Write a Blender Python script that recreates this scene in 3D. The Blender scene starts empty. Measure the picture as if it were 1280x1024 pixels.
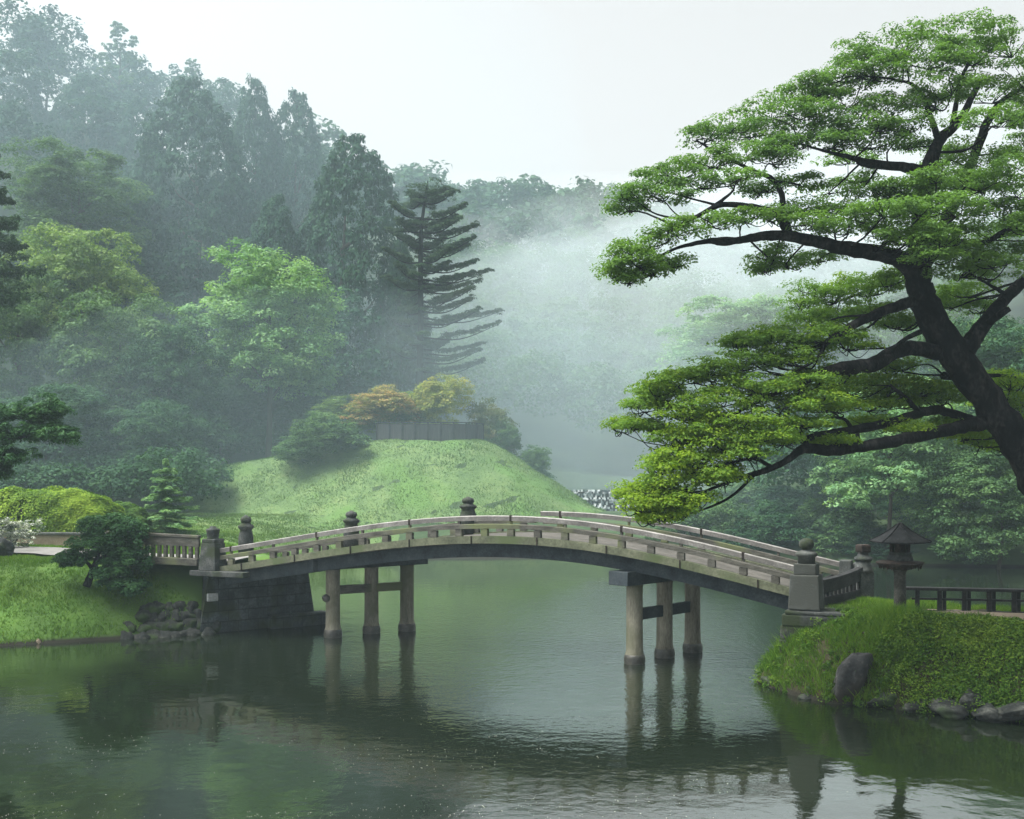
import bpy, bmesh, math
import numpy as np
from mathutils import Vector, Matrix

SC = bpy.context.scene
COL = SC.collection
R = math.radians

# ------------------------------------------------------------------ camera, light, sky, exposure
F, CX, HY, CAMZ = 1400.0, 640.0, 590.0, 5.0      # focal length in photo pixels, horizon row, camera height
cam_d = bpy.data.cameras.new("camera")
cam = bpy.data.objects.new("camera", cam_d)
COL.objects.link(cam)
cam.location = (0, 0, CAMZ)
cam.rotation_euler = (R(90), 0, 0)
cam_d.sensor_width = 36.0
cam_d.lens = 36.0 * F / 1280.0
cam_d.shift_y = (HY - 512.0) / 1280.0
cam_d.clip_end = 3000.0
cam_d.clip_start = 0.05
SC.camera = cam

SUN_DIR = Vector((-0.42, -0.08, 0.90)).normalized()   # towards the sun
sun_d = bpy.data.lights.new("sun", 'SUN')
sun_d.energy = 3.9
sun_d.angle = R(38)
sun_d.color = (1.0, 0.95, 0.86)
sun = bpy.data.objects.new("sun", sun_d)
COL.objects.link(sun)
sun.rotation_euler = SUN_DIR.to_track_quat('Z', 'Y').to_euler()

wd = bpy.data.worlds.new("World")
SC.world = wd
wd.use_nodes = True
nt = wd.node_tree
for n in list(nt.nodes):
    nt.nodes.remove(n)
w_out = nt.nodes.new('ShaderNodeOutputWorld')
w_bg = nt.nodes.new('ShaderNodeBackground')
w_sky = nt.nodes.new('ShaderNodeTexSky')
w_sky.sky_type = 'NISHITA'
w_sky.sun_disc = False
w_sky.sun_elevation = math.asin(SUN_DIR.z)
w_sky.sun_rotation = math.atan2(SUN_DIR.x, SUN_DIR.y)
w_sky.air_density = 1.0
w_sky.dust_density = 6.0
w_sky.ozone_density = 1.0
w_hsv = nt.nodes.new('ShaderNodeHueSaturation')
w_hsv.inputs['Saturation'].default_value = 0.0      # a white overcast sky
w_bg.inputs['Strength'].default_value = 0.117
nt.links.new(w_sky.outputs[0], w_hsv.inputs['Color'])
nt.links.new(w_hsv.outputs[0], w_bg.inputs['Color'])
nt.links.new(w_bg.outputs[0], w_out.inputs['Surface'])

SC.view_settings.view_transform = 'Standard'
SC.view_settings.look = 'None'
SC.view_settings.gamma = 1.0
SC.view_settings.exposure = 1.17
SC.cycles.volume_bounces = 3
SC.cycles.max_bounces = 6
SC.cycles.transparent_max_bounces = 8
SC.cycles.sample_clamp_indirect = 6.0

# ------------------------------------------------------------------ small helpers
def W(px, py, d):
    """the world point seen at photo pixel (px, py) when it stands d metres in front"""
    return np.array([(px - CX) / F * d, d, CAMZ - (py - HY) / F * d])

def rng_(seed):
    return np.random.default_rng(seed)

def tag(o, label=None, cat=None, group=None, kind=None):
    if label: o['label'] = label
    if cat: o['category'] = cat
    if group: o['group'] = group
    if kind: o['kind'] = kind
    return o

def empty(name, loc=(0, 0, 0), rz=0.0, label=None, cat=None, group=None):
    o = bpy.data.objects.new(name, None)
    o.empty_display_size = 0.2
    COL.objects.link(o)
    o.location = loc
    o.rotation_euler = (0, 0, rz)
    return tag(o, label, cat, group)

def link(name, me, parent=None, mat=None):
    o = bpy.data.objects.new(name, me)
    if mat is not None and len(me.materials) == 0:
        me.materials.append(mat)
    COL.objects.link(o)
    if parent is not None:
        o.parent = parent
    return o

def np_mesh(name, V, faces, attr=None, smooth=False):
    """faces: (M,3) or (M,4) array"""
    me = bpy.data.meshes.new(name)
    V = np.asarray(V, dtype=np.float32)
    faces = np.asarray(faces, dtype=np.int32)
    m, k = faces.shape
    me.vertices.add(len(V))
    me.vertices.foreach_set('co', V.ravel())
    me.loops.add(m * k)
    me.loops.foreach_set('vertex_index', faces.ravel())
    me.polygons.add(m)
    me.polygons.foreach_set('loop_start', np.arange(0, m * k, k, dtype=np.int32))
    me.polygons.foreach_set('loop_total', np.full(m, k, dtype=np.int32))
    if smooth:
        me.polygons.foreach_set('use_smooth', np.ones(m, dtype=bool))
    if attr is not None:
        a = me.attributes.new('v', 'FLOAT', 'POINT')
        a.data.foreach_set('value', np.asarray(attr, dtype=np.float32))
    me.update(calc_edges=True)
    return me

class MB:
    """collects bevelled boxes, lathes and tubes into ONE mesh"""
    def __init__(self):
        self.bm = bmesh.new()
    def _add(self, tmp, mtx=None):
        if mtx is not None:
            bmesh.ops.transform(tmp, matrix=mtx, verts=tmp.verts)
        me = bpy.data.meshes.new('tmp')
        tmp.to_mesh(me)
        tmp.free()
        self.bm.from_mesh(me)
        bpy.data.meshes.remove(me)
    def box(self, c, size, rz=0.0, bev=0.01, taper=1.0, mtx=None):
        t = bmesh.new()
        bmesh.ops.create_cube(t, size=1.0)
        for v in t.verts:
            k = taper if v.co.z > 0 else 1.0
            v.co = Vector((v.co.x * size[0] * k, v.co.y * size[1] * k, v.co.z * size[2]))
        if bev > 0:
            bmesh.ops.bevel(t, geom=list(t.edges), offset=bev, segments=2, affect='EDGES', profile=0.6)
        m = Matrix.Translation(Vector(c)) @ Matrix.Rotation(rz, 4, 'Z') if mtx is None else mtx
        self._add(t, m)
        return self
    def beam(self, a, b, w, h, bev=0.01, sag=None):
        """a straight beam of width w and height h from a to b (centre line)"""
        a, b = Vector(a), Vector(b)
        d = b - a
        x = d.normalized()
        y = Vector((0, 0, 1)).cross(x)
        y = y.normalized() if y.length > 1e-5 else Vector((0, 1, 0))
        z = x.cross(y)
        m = Matrix((( x.x, y.x, z.x, (a.x+b.x)/2), (x.y, y.y, z.y, (a.y+b.y)/2), (x.z, y.z, z.z, (a.z+b.z)/2), (0, 0, 0, 1)))
        return self.box((0, 0, 0), (d.length, w, h), bev=bev, mtx=m)
    def lathe(self, c, prof, seg=20, rz=0.0, square=False):
        """prof: (radius, z) from bottom to top"""
        t = bmesh.new()
        rings = []
        for r, z in prof:
            rings.append([t.verts.new((r*math.cos(rz + 2*math.pi*i/seg), r*math.sin(rz + 2*math.pi*i/seg), z)) for i in range(seg)])
        for a, b in zip(rings, rings[1:]):
            for i in range(seg):
                t.faces.new((a[i], a[(i+1) % seg], b[(i+1) % seg], b[i]))
        t.faces.new(list(reversed(rings[0])))
        t.faces.new(rings[-1])
        for f in t.faces:
            f.smooth = seg > 8
        self._add(t, Matrix.Translation(Vector(c)))
        return self
    def sweep(self, pts, prof, closed_prof=True):
        """sweep a 2-D profile (lateral, up) along points; lateral = horizontal left of the path"""
        t = bmesh.new()
        pts = [Vector(p) for p in pts]
        rings = []
        for i, p in enumerate(pts):
            d = pts[min(i+1, len(pts)-1)] - pts[max(i-1, 0)]
            h = Vector((d.x, d.y, 0)).normalized()
            l = Vector((-h.y, h.x, 0))
            rings.append([t.verts.new(p + l*a + Vector((0, 0, b))) for a, b in prof])
        n = len(prof)
        for a, b in zip(rings, rings[1:]):
            for i in range(n):
                t.faces.new((a[i], b[i], b[(i+1) % n], a[(i+1) % n]))
        t.faces.new(rings[0])
        t.faces.new(list(reversed(rings[-1])))
        bmesh.ops.recalc_face_normals(t, faces=t.faces)
        self._add(t)
        return self
    def build(self, name, mat, parent=None):
        me = bpy.data.meshes.new(name)
        bmesh.ops.recalc_face_normals(self.bm, faces=self.bm.faces)
        self.bm.to_mesh(me)
        self.bm.free()
        return link(name, me, parent, mat)

def catmull(P, n=6):
    P = np.asarray(P, float)
    if len(P) < 3:
        t = np.linspace(0, 1, n + 1)[:, None]
        return P[0] * (1 - t) + P[-1] * t
    Q = np.vstack([2*P[0]-P[1], P, 2*P[-1]-P[-2]])
    out = []
    for i in range(1, len(Q) - 2):
        p0, p1, p2, p3 = Q[i-1], Q[i], Q[i+1], Q[i+2]
        for t in np.linspace(0, 1, n, endpoint=False):
            out.append(0.5*((2*p1) + (-p0+p2)*t + (2*p0-5*p1+4*p2-p3)*t*t + (-p0+3*p1-3*p2+p3)*t**3))
    out.append(Q[-2])
    return np.array(out)

class Tubes:
    """collects tapered limbs into one mesh; each point is (x, y, z, radius)"""
    def __init__(self):
        self.V, self.Fc, self.n = [], [], 0
    def add(self, P, sides=8, n=5, wob=0.0, rg=None):
        C = catmull(P, n)
        if wob and rg is not None:
            C[1:-1, :3] += rg.normal(0, 1, (len(C)-2, 3)) * wob * C[1:-1, 3:4]
        pos, rad = C[:, :3], np.maximum(C[:, 3], 0.002)
        T = np.gradient(pos, axis=0)
        T /= np.linalg.norm(T, axis=1)[:, None] + 1e-9
        ref = np.array([0.0, 0, 1]) if abs(T[0, 2]) < 0.9 else np.array([1.0, 0, 0])
        A = np.cross(T, ref)
        A /= np.linalg.norm(A, axis=1)[:, None] + 1e-9
        B = np.cross(T, A)
        th = np.linspace(0, 2*np.pi, sides, endpoint=False)
        bump = 1.0
        if wob and rg is not None:
            bump = 1 + rg.normal(0, 0.05, (len(pos), sides))[:, :, None]
        ring = pos[:, None, :] + rad[:, None, None]*bump*(np.cos(th)[None, :, None]*A[:, None, :] + np.sin(th)[None, :, None]*B[:, None, :])
        k = len(pos)
        self.V.append(ring.reshape(-1, 3))
        i = np.arange(k-1)[:, None]*sides
        j = np.arange(sides)[None, :]
        jn = (j+1) % sides
        f = np.stack([i+j, i+jn, i+sides+jn, i+sides+j], -1).reshape(-1, 4) + self.n
        self.Fc.append(f)
        self.n += k*sides
    def mesh(self, name):
        return np_mesh(name, np.vstack(self.V), np.vstack(self.Fc), smooth=True)
    def build(self, name, mat, parent=None):
        return link(name, self.mesh(name), parent, mat)

def unit(n, rg):
    v = rg.normal(0, 1, (n, 3))
    return v / (np.linalg.norm(v, axis=1)[:, None] + 1e-9)

def leaf_quads(C, N, s, rg, aspect=0.5, along=None):
    """diamond leaves at C facing N with half-length s"""
    n = len(C)
    N = N / (np.linalg.norm(N, axis=1)[:, None] + 1e-9)
    r = unit(n, rg) if along is None else along + 0.25*unit(n, rg)
    T = r - (r*N).sum(1)[:, None]*N
    T /= np.linalg.norm(T, axis=1)[:, None] + 1e-9
    B = np.cross(N, T)
    s = s[:, None]
    fold = N * s * 0.12
    V = np.stack([C - T*s, C + B*s*aspect + fold, C + T*s, C - B*s*aspect + fold], 1).reshape(-1, 3)
    Fc = np.arange(4*n, dtype=np.int32).reshape(-1, 4)
    return V, Fc

def clump_leaves(SCn, SR, per, leaf, rg, flat=0.7, up=0.55, jit=0.55, aspect=0.5, hue=None, out=0.6, low=-0.45):
    """leaves on small clumps: SCn (K,3) centres, SR (K,) radii"""
    K = len(SCn)
    idx = np.repeat(np.arange(K), per)
    n = len(idx)
    D = unit(n, rg)
    D[:, 2] = np.where(D[:, 2] < low, -D[:, 2], D[:, 2])
    rad = SR[idx][:, None] * (rg.uniform(0.25, 1.0, (n, 1)) ** 0.5)
    P = SCn[idx] + D*rad*np.array([1, 1, flat])
    N = D*out + np.array([0, 0, up]) + unit(n, rg)*jit
    s = leaf * rg.uniform(0.65, 1.35, n)
    V, Fc = leaf_quads(P, N, s, rg, aspect)
    base = rg.uniform(0, 1, K) if hue is None else hue
    v = np.clip(base[idx]*0.6 + rg.uniform(0, 0.4, n), 0, 1)
    return V, Fc, np.repeat(v, 4)

def pads_to_clumps(pads, k, frac, rg, zbias=0.25, flatten=True):
    """pads: list of (cx,cy,cz,rx,ry,rz); returns clump centres and radii over their surfaces"""
    SCn, SR, PI = [], [], []
    for i, p in enumerate(pads):
        c, r = np.array(p[:3]), np.array(p[3:6])
        kk = k if np.isscalar(k) else k[i]
        D = unit(kk, rg)
        D[:, 2] += zbias
        D /= np.linalg.norm(D, axis=1)[:, None]
        rr = rg.uniform(0.45, 1.0, (kk, 1)) ** 0.5
        SCn.append(c + D*r*rr)
        SR.append(frac * (r[0]*r[1]*max(r[2], 0.4*r[0]))**(1/3) * rg.uniform(0.6, 1.3, kk))
        PI.append(np.full(kk, i))
    return np.vstack(SCn), np.concatenate(SR), np.concatenate(PI)

def merge(parts):
    V, Fc, A, n = [], [], [], 0
    for v, f, a in parts:
        V.append(v); Fc.append(f + n); A.append(a); n += len(v)
    return np.vstack(V), np.vstack(Fc), np.concatenate(A)

def sstep(t):
    t = np.clip(t, 0, 1)
    return t*t*(3 - 2*t)

# cheap smooth noise from summed sines
_nr = rng_(5)
_NK = [(_nr.uniform(0, 2*np.pi, 2), _nr.uniform(0, 2*np.pi), s) for s in (1, 1, 1.7, 1.7, 2.9, 2.9, 5.1, 5.1)]
def noise2(x, y, scale=1.0):
    o = 0
    for (a, ph, s) in [((k[0][0]), k[1], k[2]) for k in _NK]:
        o = o + np.sin((x*np.cos(a) + y*np.sin(a))*s*scale + ph + np.sin((x*np.sin(a)-y*np.cos(a))*s*scale*0.7 + ph*2)) / s
    return o / 2.6

# ------------------------------------------------------------------ materials
def new_mat(name):
    m = bpy.data.materials.new(name)
    m.use_nodes = True
    t = m.node_tree
    for n in list(t.nodes):
        t.nodes.remove(n)
    return m, t, t.nodes.new('ShaderNodeOutputMaterial')

def ramp(t, cols, stops=None):
    r = t.nodes.new('ShaderNodeValToRGB')
    e = r.color_ramp.elements
    stops = stops or [i/(len(cols)-1) for i in range(len(cols))]
    while len(e) < len(cols):
        e.new(0.5)
    for i, (c, s) in enumerate(zip(cols, stops)):
        e[i].position = s
        e[i].color = (c[0], c[1], c[2], 1)
    return r

def foliage_mat(name, cols, trans=0.3, nscale=0.35, rough=0.65, mixn=0.45):
    m, t, out = new_mat(name)
    at = t.nodes.new('ShaderNodeAttribute'); at.attribute_name = 'v'
    tc = t.nodes.new('ShaderNodeTexCoord')
    nz = t.nodes.new('ShaderNodeTexNoise'); nz.inputs['Scale'].default_value = nscale; nz.inputs['Detail'].default_value = 4
    t.links.new(tc.outputs['Object'], nz.inputs['Vector'])
    mx = t.nodes.new('ShaderNodeMath'); mx.operation = 'MULTIPLY_ADD'
    sub = t.nodes.new('ShaderNodeMath'); sub.operation = 'SUBTRACT'; sub.inputs[1].default_value = 0.5
    t.links.new(nz.outputs[0], sub.inputs[0])
    t.links.new(sub.outputs[0], mx.inputs[0]); mx.inputs[1].default_value = mixn*2
    t.links.new(at.outputs['Fac'], mx.inputs[2])
    r = ramp(t, cols)
    t.links.new(mx.outputs[0], r.inputs[0])
    p = t.nodes.new('ShaderNodeBsdfPrincipled')
    p.inputs['Roughness'].default_value = rough
    p.inputs['Specular IOR Level'].default_value = 0.08
    t.links.new(r.outputs[0], p.inputs['Base Color'])
    tr = t.nodes.new('ShaderNodeBsdfTranslucent')
    g = t.nodes.new('ShaderNodeMix'); g.data_type = 'RGBA'; g.blend_type = 'MULTIPLY'; g.inputs[0].default_value = 1.0
    t.links.new(r.outputs[0], g.inputs[6]); g.inputs[7].default_value = (1.25, 1.4, 0.5, 1)
    t.links.new(g.outputs[2], tr.inputs['Color'])
    ms = t.nodes.new('ShaderNodeMixShader'); ms.inputs[0].default_value = trans
    t.links.new(p.outputs[0], ms.inputs[1]); t.links.new(tr.outputs[0], ms.inputs[2])
    t.links.new(ms.outputs[0], out.inputs['Surface'])
    return m

def rough_mat(name, cols, scale=3.0, bump=0.3, rough=0.88, spec=0.18, stretch=(1, 1, 1), moss=None, fine=18.0, blocks=None, stops=None, bdist=0.05):
    """weathered stone, wood or earth: two noises drive colour and bump; optional moss patches and block courses"""
    m, t, out = new_mat(name)
    tc = t.nodes.new('ShaderNodeTexCoord')
    mp = t.nodes.new('ShaderNodeMapping'); mp.inputs['Scale'].default_value = stretch
    t.links.new(tc.outputs['Object'], mp.inputs['Vector'])
    n1 = t.nodes.new('ShaderNodeTexNoise'); n1.inputs['Scale'].default_value = scale; n1.inputs['Detail'].default_value = 7; n1.inputs['Roughness'].default_value = 0.65
    n2 = t.nodes.new('ShaderNodeTexNoise'); n2.inputs['Scale'].default_value = fine; n2.inputs['Detail'].default_value = 5
    t.links.new(mp.outputs[0], n1.inputs['Vector']); t.links.new(mp.outputs[0], n2.inputs['Vector'])
    mixn = t.nodes.new('ShaderNodeMath'); mixn.operation = 'MULTIPLY_ADD'; mixn.inputs[1].default_value = 0.35
    t.links.new(n2.outputs[0], mixn.inputs[0]); 
    m2 = t.nodes.new('ShaderNodeMath'); m2.operation = 'MULTIPLY'; m2.inputs[1].default_value = 0.75
    t.links.new(n1.outputs[0], m2.inputs[0]); t.links.new(m2.outputs[0], mixn.inputs[2])
    r = ramp(t, cols, stops or [0.34 + 0.42*i/(len(cols)-1) for i in range(len(cols))])
    t.links.new(mixn.outputs[0], r.inputs[0])
    col = r.outputs[0]
    hgt = mixn.outputs[0]
    if moss is not None:
        n3 = t.nodes.new('ShaderNodeTexNoise'); n3.inputs['Scale'].default_value = scale*0.45; n3.inputs['Detail'].default_value = 6
        t.links.new(tc.outputs['Object'], n3.inputs['Vector'])
        rr = ramp(t, [(0, 0, 0), (1, 1, 1)], [0.5, 0.62])
        t.links.new(n3.outputs[0], rr.inputs[0])
        mm = t.nodes.new('ShaderNodeMix'); mm.data_type = 'RGBA'
        t.links.new(rr.outputs[0], mm.inputs[0]); t.links.new(col, mm.inputs[6]); mm.inputs[7].default_value = (*moss, 1)
        col = mm.outputs[2]
    if blocks is not None:
        bk = t.nodes.new('ShaderNodeTexBrick')
        bk.inputs['Scale'].default_value = 1.0
        bk.inputs['Brick Width'].default_value = blocks[0]; bk.inputs['Row Height'].default_value = blocks[1]
        bk.inputs['Mortar Size'].default_value = 0.018; bk.inputs['Mortar Smooth'].default_value = 0.4
        bk.inputs['Color1'].default_value = (0.8, 0.8, 0.8, 1); bk.inputs['Color2'].default_value = (1.15, 1.15, 1.15, 1)
        bk.inputs['Mortar'].default_value = (0.45, 0.45, 0.42, 1)
        cb = t.nodes.new('ShaderNodeCombineXYZ'); sp = t.nodes.new('ShaderNodeSeparateXYZ')
        t.links.new(tc.outputs['Object'], sp.inputs[0])
        ad = t.nodes.new('ShaderNodeMath'); ad.operation = 'ADD'
        t.links.new(sp.outputs[0], ad.inputs[0]); t.links.new(sp.outputs[1], ad.inputs[1])
        t.links.new(ad.outputs[0], cb.inputs[0]); t.links.new(sp.outputs[2], cb.inputs[1])
        t.links.new(cb.outputs[0], bk.inputs['Vector'])
        mm = t.nodes.new('ShaderNodeMix'); mm.data_type = 'RGBA'; mm.blend_type = 'MULTIPLY'; mm.inputs[0].default_value = 1.0
        t.links.new(col, mm.inputs[6]); t.links.new(bk.outputs['Color'], mm.inputs[7])
        col = mm.outputs[2]
        hm = t.nodes.new('ShaderNodeMath'); hm.operation = 'MULTIPLY_ADD'; hm.inputs[1].default_value = -0.8
        t.links.new(bk.outputs['Fac'], hm.inputs[0]); t.links.new(hgt, hm.inputs[2])
        hgt = hm.outputs[0]
    p = t.nodes.new('ShaderNodeBsdfPrincipled')
    p.inputs['Roughness'].default_value = rough
    p.inputs['Specular IOR Level'].default_value = spec
    t.links.new(col, p.inputs['Base Color'])
    b = t.nodes.new('ShaderNodeBump'); b.inputs['Strength'].default_value = bump; b.inputs['Distance'].default_value = bdist
    t.links.new(hgt, b.inputs['Height']); t.links.new(b.outputs[0], p.inputs['Normal'])
    t.links.new(p.outputs[0], out.inputs['Surface'])
    return m

def wet_foot(m, z1=0.07, col=(0.014, 0.013, 0.009)):
    """bare wet mud along the waterline"""
    t = m.node_tree
    p = next(n for n in t.nodes if n.type == 'BSDF_PRINCIPLED')
    src = p.inputs['Base Color'].links[0].from_socket
    tc = t.nodes.new('ShaderNodeTexCoord'); sp = t.nodes.new('ShaderNodeSeparateXYZ')
    t.links.new(tc.outputs['Object'], sp.inputs[0])
    mr = t.nodes.new('ShaderNodeMapRange'); mr.inputs['From Min'].default_value = z1; mr.inputs['From Max'].default_value = z1*2.2
    t.links.new(sp.outputs[2], mr.inputs['Value'])
    mx = t.nodes.new('ShaderNodeMix'); mx.data_type = 'RGBA'
    t.links.new(mr.outputs[0], mx.inputs[0]); mx.inputs[6].default_value = (*col, 1); t.links.new(src, mx.inputs[7])
    t.links.new(mx.outputs[2], p.inputs['Base Color'])

def volume_mat(name, dens, col, aniso=0.25):
    m, t, out = new_mat(name)
    v = t.nodes.new('ShaderNodeVolumePrincipled')
    v.inputs['Color'].default_value = (*col, 1)
    v.inputs['Density'].default_value = dens
    v.inputs['Anisotropy'].default_value = aniso
    t.links.new(v.outputs[0], out.inputs['Volume'])
    return m

def water_mat(name):
    m, t, out = new_mat(name)
    tc = t.nodes.new('ShaderNodeTexCoord')
    mp = t.nodes.new('ShaderNodeMapping'); mp.inputs['Scale'].default_value = (1.0, 1.0, 1.0)
    t.links.new(tc.outputs['Object'], mp.inputs['Vector'])
    n1 = t.nodes.new('ShaderNodeTexNoise'); n1.inputs['Scale'].default_value = 5.0; n1.inputs['Detail'].default_value = 3; n1.inputs['Roughness'].default_value = 0.55
    n2 = t.nodes.new('ShaderNodeTexNoise'); n2.inputs['Scale'].default_value = 1.1; n2.inputs['Detail'].default_value = 2
    n3 = t.nodes.new('ShaderNodeTexNoise'); n3.inputs['Scale'].default_value = 0.09; n3.inputs['Detail'].default_value = 2
    for n in (n1, n2, n3):
        t.links.new(mp.outputs[0], n.inputs['Vector'])
    rr = ramp(t, [(0.25, 0.25, 0.25), (1, 1, 1)], [0.4, 0.62])     # gusts: calm and rippled areas
    t.links.new(n3.outputs[0], rr.inputs[0])
    # a light breeze ruffles the open middle of the lake
    gm = t.nodes.new('ShaderNodeMapping'); gm.inputs['Location'].default_value = (-0.28, -2.1, 0); gm.inputs['Scale'].default_value = (1/12.0, 1/17.0, 0)
    t.links.new(tc.outputs['Object'], gm.inputs['Vector'])
    gd = t.nodes.new('ShaderNodeTexGradient'); gd.gradient_type = 'SPHERICAL'
    t.links.new(gm.outputs[0], gd.inputs[0])
    ga = t.nodes.new('ShaderNodeMath'); ga.operation = 'MULTIPLY_ADD'; ga.inputs[1].default_value = 4.0
    t.links.new(gd.outputs['Fac'], ga.inputs[0]); t.links.new(rr.outputs[0], ga.inputs[2])
    mu = t.nodes.new('ShaderNodeMath'); mu.operation = 'MULTIPLY'
    t.links.new(n1.outputs[0], mu.inputs[0]); t.links.new(ga.outputs[0], mu.inputs[1])
    b1 = t.nodes.new('ShaderNodeBump'); b1.inputs['Strength'].default_value = 1.0; b1.inputs['Distance'].default_value = 0.0055
    t.links.new(mu.outputs[0], b1.inputs['Height'])
    b2 = t.nodes.new('ShaderNodeBump'); b2.inputs['Strength'].default_value = 1.0; b2.inputs['Distance'].default_value = 0.010
    t.links.new(n2.outputs[0], b2.inputs['Height']); t.links.new(b1.outputs[0], b2.inputs['Normal'])
    p = t.nodes.new('ShaderNodeBsdfPrincipled')
    p.inputs['Base Color'].default_value = (0.006, 0.010, 0.005, 1)
    p.inputs['Roughness'].default_value = 0.04
    p.inputs['IOR'].default_value = 2.35
    p.inputs['Specular IOR Level'].default_value = 0.5
    t.links.new(b2.outputs[0], p.inputs['Normal'])
    t.links.new(p.outputs[0], out.inputs['Surface'])
    return m

M = {}
M['water'] = water_mat('pond_water')
M['earth'] = rough_mat('undergrowth', [(0.012, 0.025, 0.010), (0.03, 0.055, 0.02), (0.05, 0.075, 0.03)], scale=0.35, bump=0.6, fine=3.0, bdist=0.2)
M['turf'] = rough_mat('turf', [(0.03, 0.07, 0.012), (0.06, 0.13, 0.022), (0.10, 0.17, 0.035)], scale=0.8, bump=0.5, fine=9.0, moss=(0.05, 0.10, 0.02), bdist=0.08)
M['bankside'] = rough_mat('bankside', [(0.014, 0.012, 0.007), (0.028, 0.027, 0.012), (0.045, 0.046, 0.018)], scale=2.4, bump=1.0, fine=12.0, moss=(0.034, 0.022, 0.012), bdist=0.08)
M['path'] = rough_mat('gravel_path', [(0.09, 0.09, 0.085), (0.155, 0.155, 0.148), (0.22, 0.22, 0.21)], scale=1.2, bump=0.25, fine=30.0)
M['dirt'] = rough_mat('dirt_path', [(0.11, 0.09, 0.065), (0.19, 0.155, 0.115), (0.26, 0.22, 0.17)], scale=1.5, bump=0.4, fine=25.0)
M['stone'] = rough_mat('weathered_granite', [(0.022, 0.026, 0.026), (0.075, 0.083, 0.082), (0.18, 0.19, 0.183)], scale=2.4, bump=0.4, fine=24.0, moss=(0.05, 0.055, 0.05))
M['darkstone'] = rough_mat('dark_stone', [(0.012, 0.015, 0.015), (0.04, 0.045, 0.045), (0.10, 0.105, 0.10)], scale=3.0, bump=0.6, fine=20.0, moss=(0.025, 0.035, 0.018))
M['masonry'] = rough_mat('dark_masonry', [(0.014, 0.020, 0.022), (0.038, 0.048, 0.052), (0.10, 0.115, 0.115)], scale=2.2, bump=0.8, fine=16.0, moss=(0.022, 0.032, 0.014), blocks=(0.95, 0.34))
M['rock'] = rough_mat('boulder_rock', [(0.008, 0.009, 0.010), (0.032, 0.034, 0.035), (0.14, 0.14, 0.135)], scale=2.0, bump=1.0, fine=14.0, moss=(0.035, 0.032, 0.028))
M['rubble'] = rough_mat('mossy_rubble', [(0.005, 0.006, 0.006), (0.020, 0.023, 0.022), (0.095, 0.10, 0.09)], scale=2.6, bump=0.9, fine=14.0, moss=(0.022, 0.04, 0.012))
M['palestone'] = rough_mat('pale_stone', [(0.10, 0.12, 0.12), (0.2, 0.22, 0.22), (0.32, 0.34, 0.34)], scale=4.0, bump=0.3)
M['wood'] = rough_mat('weathered_timber', [(0.024, 0.024, 0.021), (0.072, 0.071, 0.062), (0.15, 0.147, 0.13)], scale=2.0, bump=0.35, fine=22.0, stretch=(1, 1, 4), moss=(0.10, 0.115, 0.06))
M['deckwood'] = rough_mat('worn_deck', [(0.03, 0.029, 0.026), (0.068, 0.065, 0.059), (0.12, 0.116, 0.106)], scale=2.0, bump=0.35, fine=22.0)
M['railwood'] = rough_mat('silvered_rail', [(0.045, 0.043, 0.041), (0.115, 0.111, 0.105), (0.24, 0.235, 0.225)], scale=1.6, bump=0.25, fine=20.0, rough=0.5, spec=0.5)
M['greenwood'] = rough_mat('mossy_edge_beam', [(0.04, 0.047, 0.032), (0.095, 0.105, 0.07), (0.17, 0.18, 0.125)], scale=1.8, bump=0.35, fine=16.0, moss=(0.07, 0.092, 0.045))
M['darkwood'] = rough_mat('shade_dark_timber', [(0.012, 0.016, 0.02), (0.03, 0.04, 0.048), (0.06, 0.07, 0.075)], scale=2.0, bump=0.25, fine=20.0)  # girder shade under the deck is put into this navy timber colour
M['blacktimber'] = rough_mat('blackened_timber', [(0.008, 0.009, 0.01), (0.022, 0.023, 0.024), (0.055, 0.055, 0.055)], scale=3.0, bump=0.3, fine=25.0, rough=0.6)
M['column'] = rough_mat('pier_column', [(0.06, 0.06, 0.045), (0.17, 0.165, 0.13), (0.30, 0.29, 0.235)], scale=1.4, bump=0.4, fine=14.0, stretch=(3, 3, 0.6), moss=(0.095, 0.10, 0.065))
M['wetstone'] = rough_mat('wet_footing', [(0.012, 0.013, 0.012), (0.035, 0.035, 0.03), (0.08, 0.075, 0.06)], scale=5.0, bump=0.7, fine=25.0, rough=0.4, spec=0.6)
M['lanternstone'] = rough_mat('lantern_stone', [(0.014, 0.015, 0.013), (0.04, 0.04, 0.035), (0.09, 0.09, 0.08)], scale=4.0, bump=0.4, fine=22.0)
M['rooftile'] = rough_mat('slate_roof', [(0.008, 0.009, 0.010), (0.019, 0.021, 0.023), (0.045, 0.047, 0.05)], scale=4.0, bump=0.4, fine=30.0)
M['rust'] = rough_mat('rusty_iron', [(0.009, 0.008, 0.0075), (0.024, 0.019, 0.017), (0.06, 0.04, 0.032)], scale=5.0, bump=0.5, fine=25.0)
M['bark'] = rough_mat('dark_bark', [(0.0025, 0.003, 0.0035), (0.007, 0.0075, 0.0085), (0.04, 0.04, 0.038)], scale=3.0, bump=1.0, spec=0.04, bdist=0.08, fine=18.0, stretch=(1, 1, 0.45))
M['trunk'] = rough_mat('forest_bark', [(0.025, 0.022, 0.018), (0.06, 0.052, 0.042), (0.10, 0.09, 0.075)], scale=2.0, bump=0.6, stretch=(1, 1, 0.4))
M['bamboo'] = rough_mat('bamboo_screen', [(0.025, 0.027, 0.03), (0.05, 0.052, 0.056), (0.09, 0.09, 0.092)], scale=2.0, bump=0.3, stretch=(9, 9, 0.5))
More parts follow.
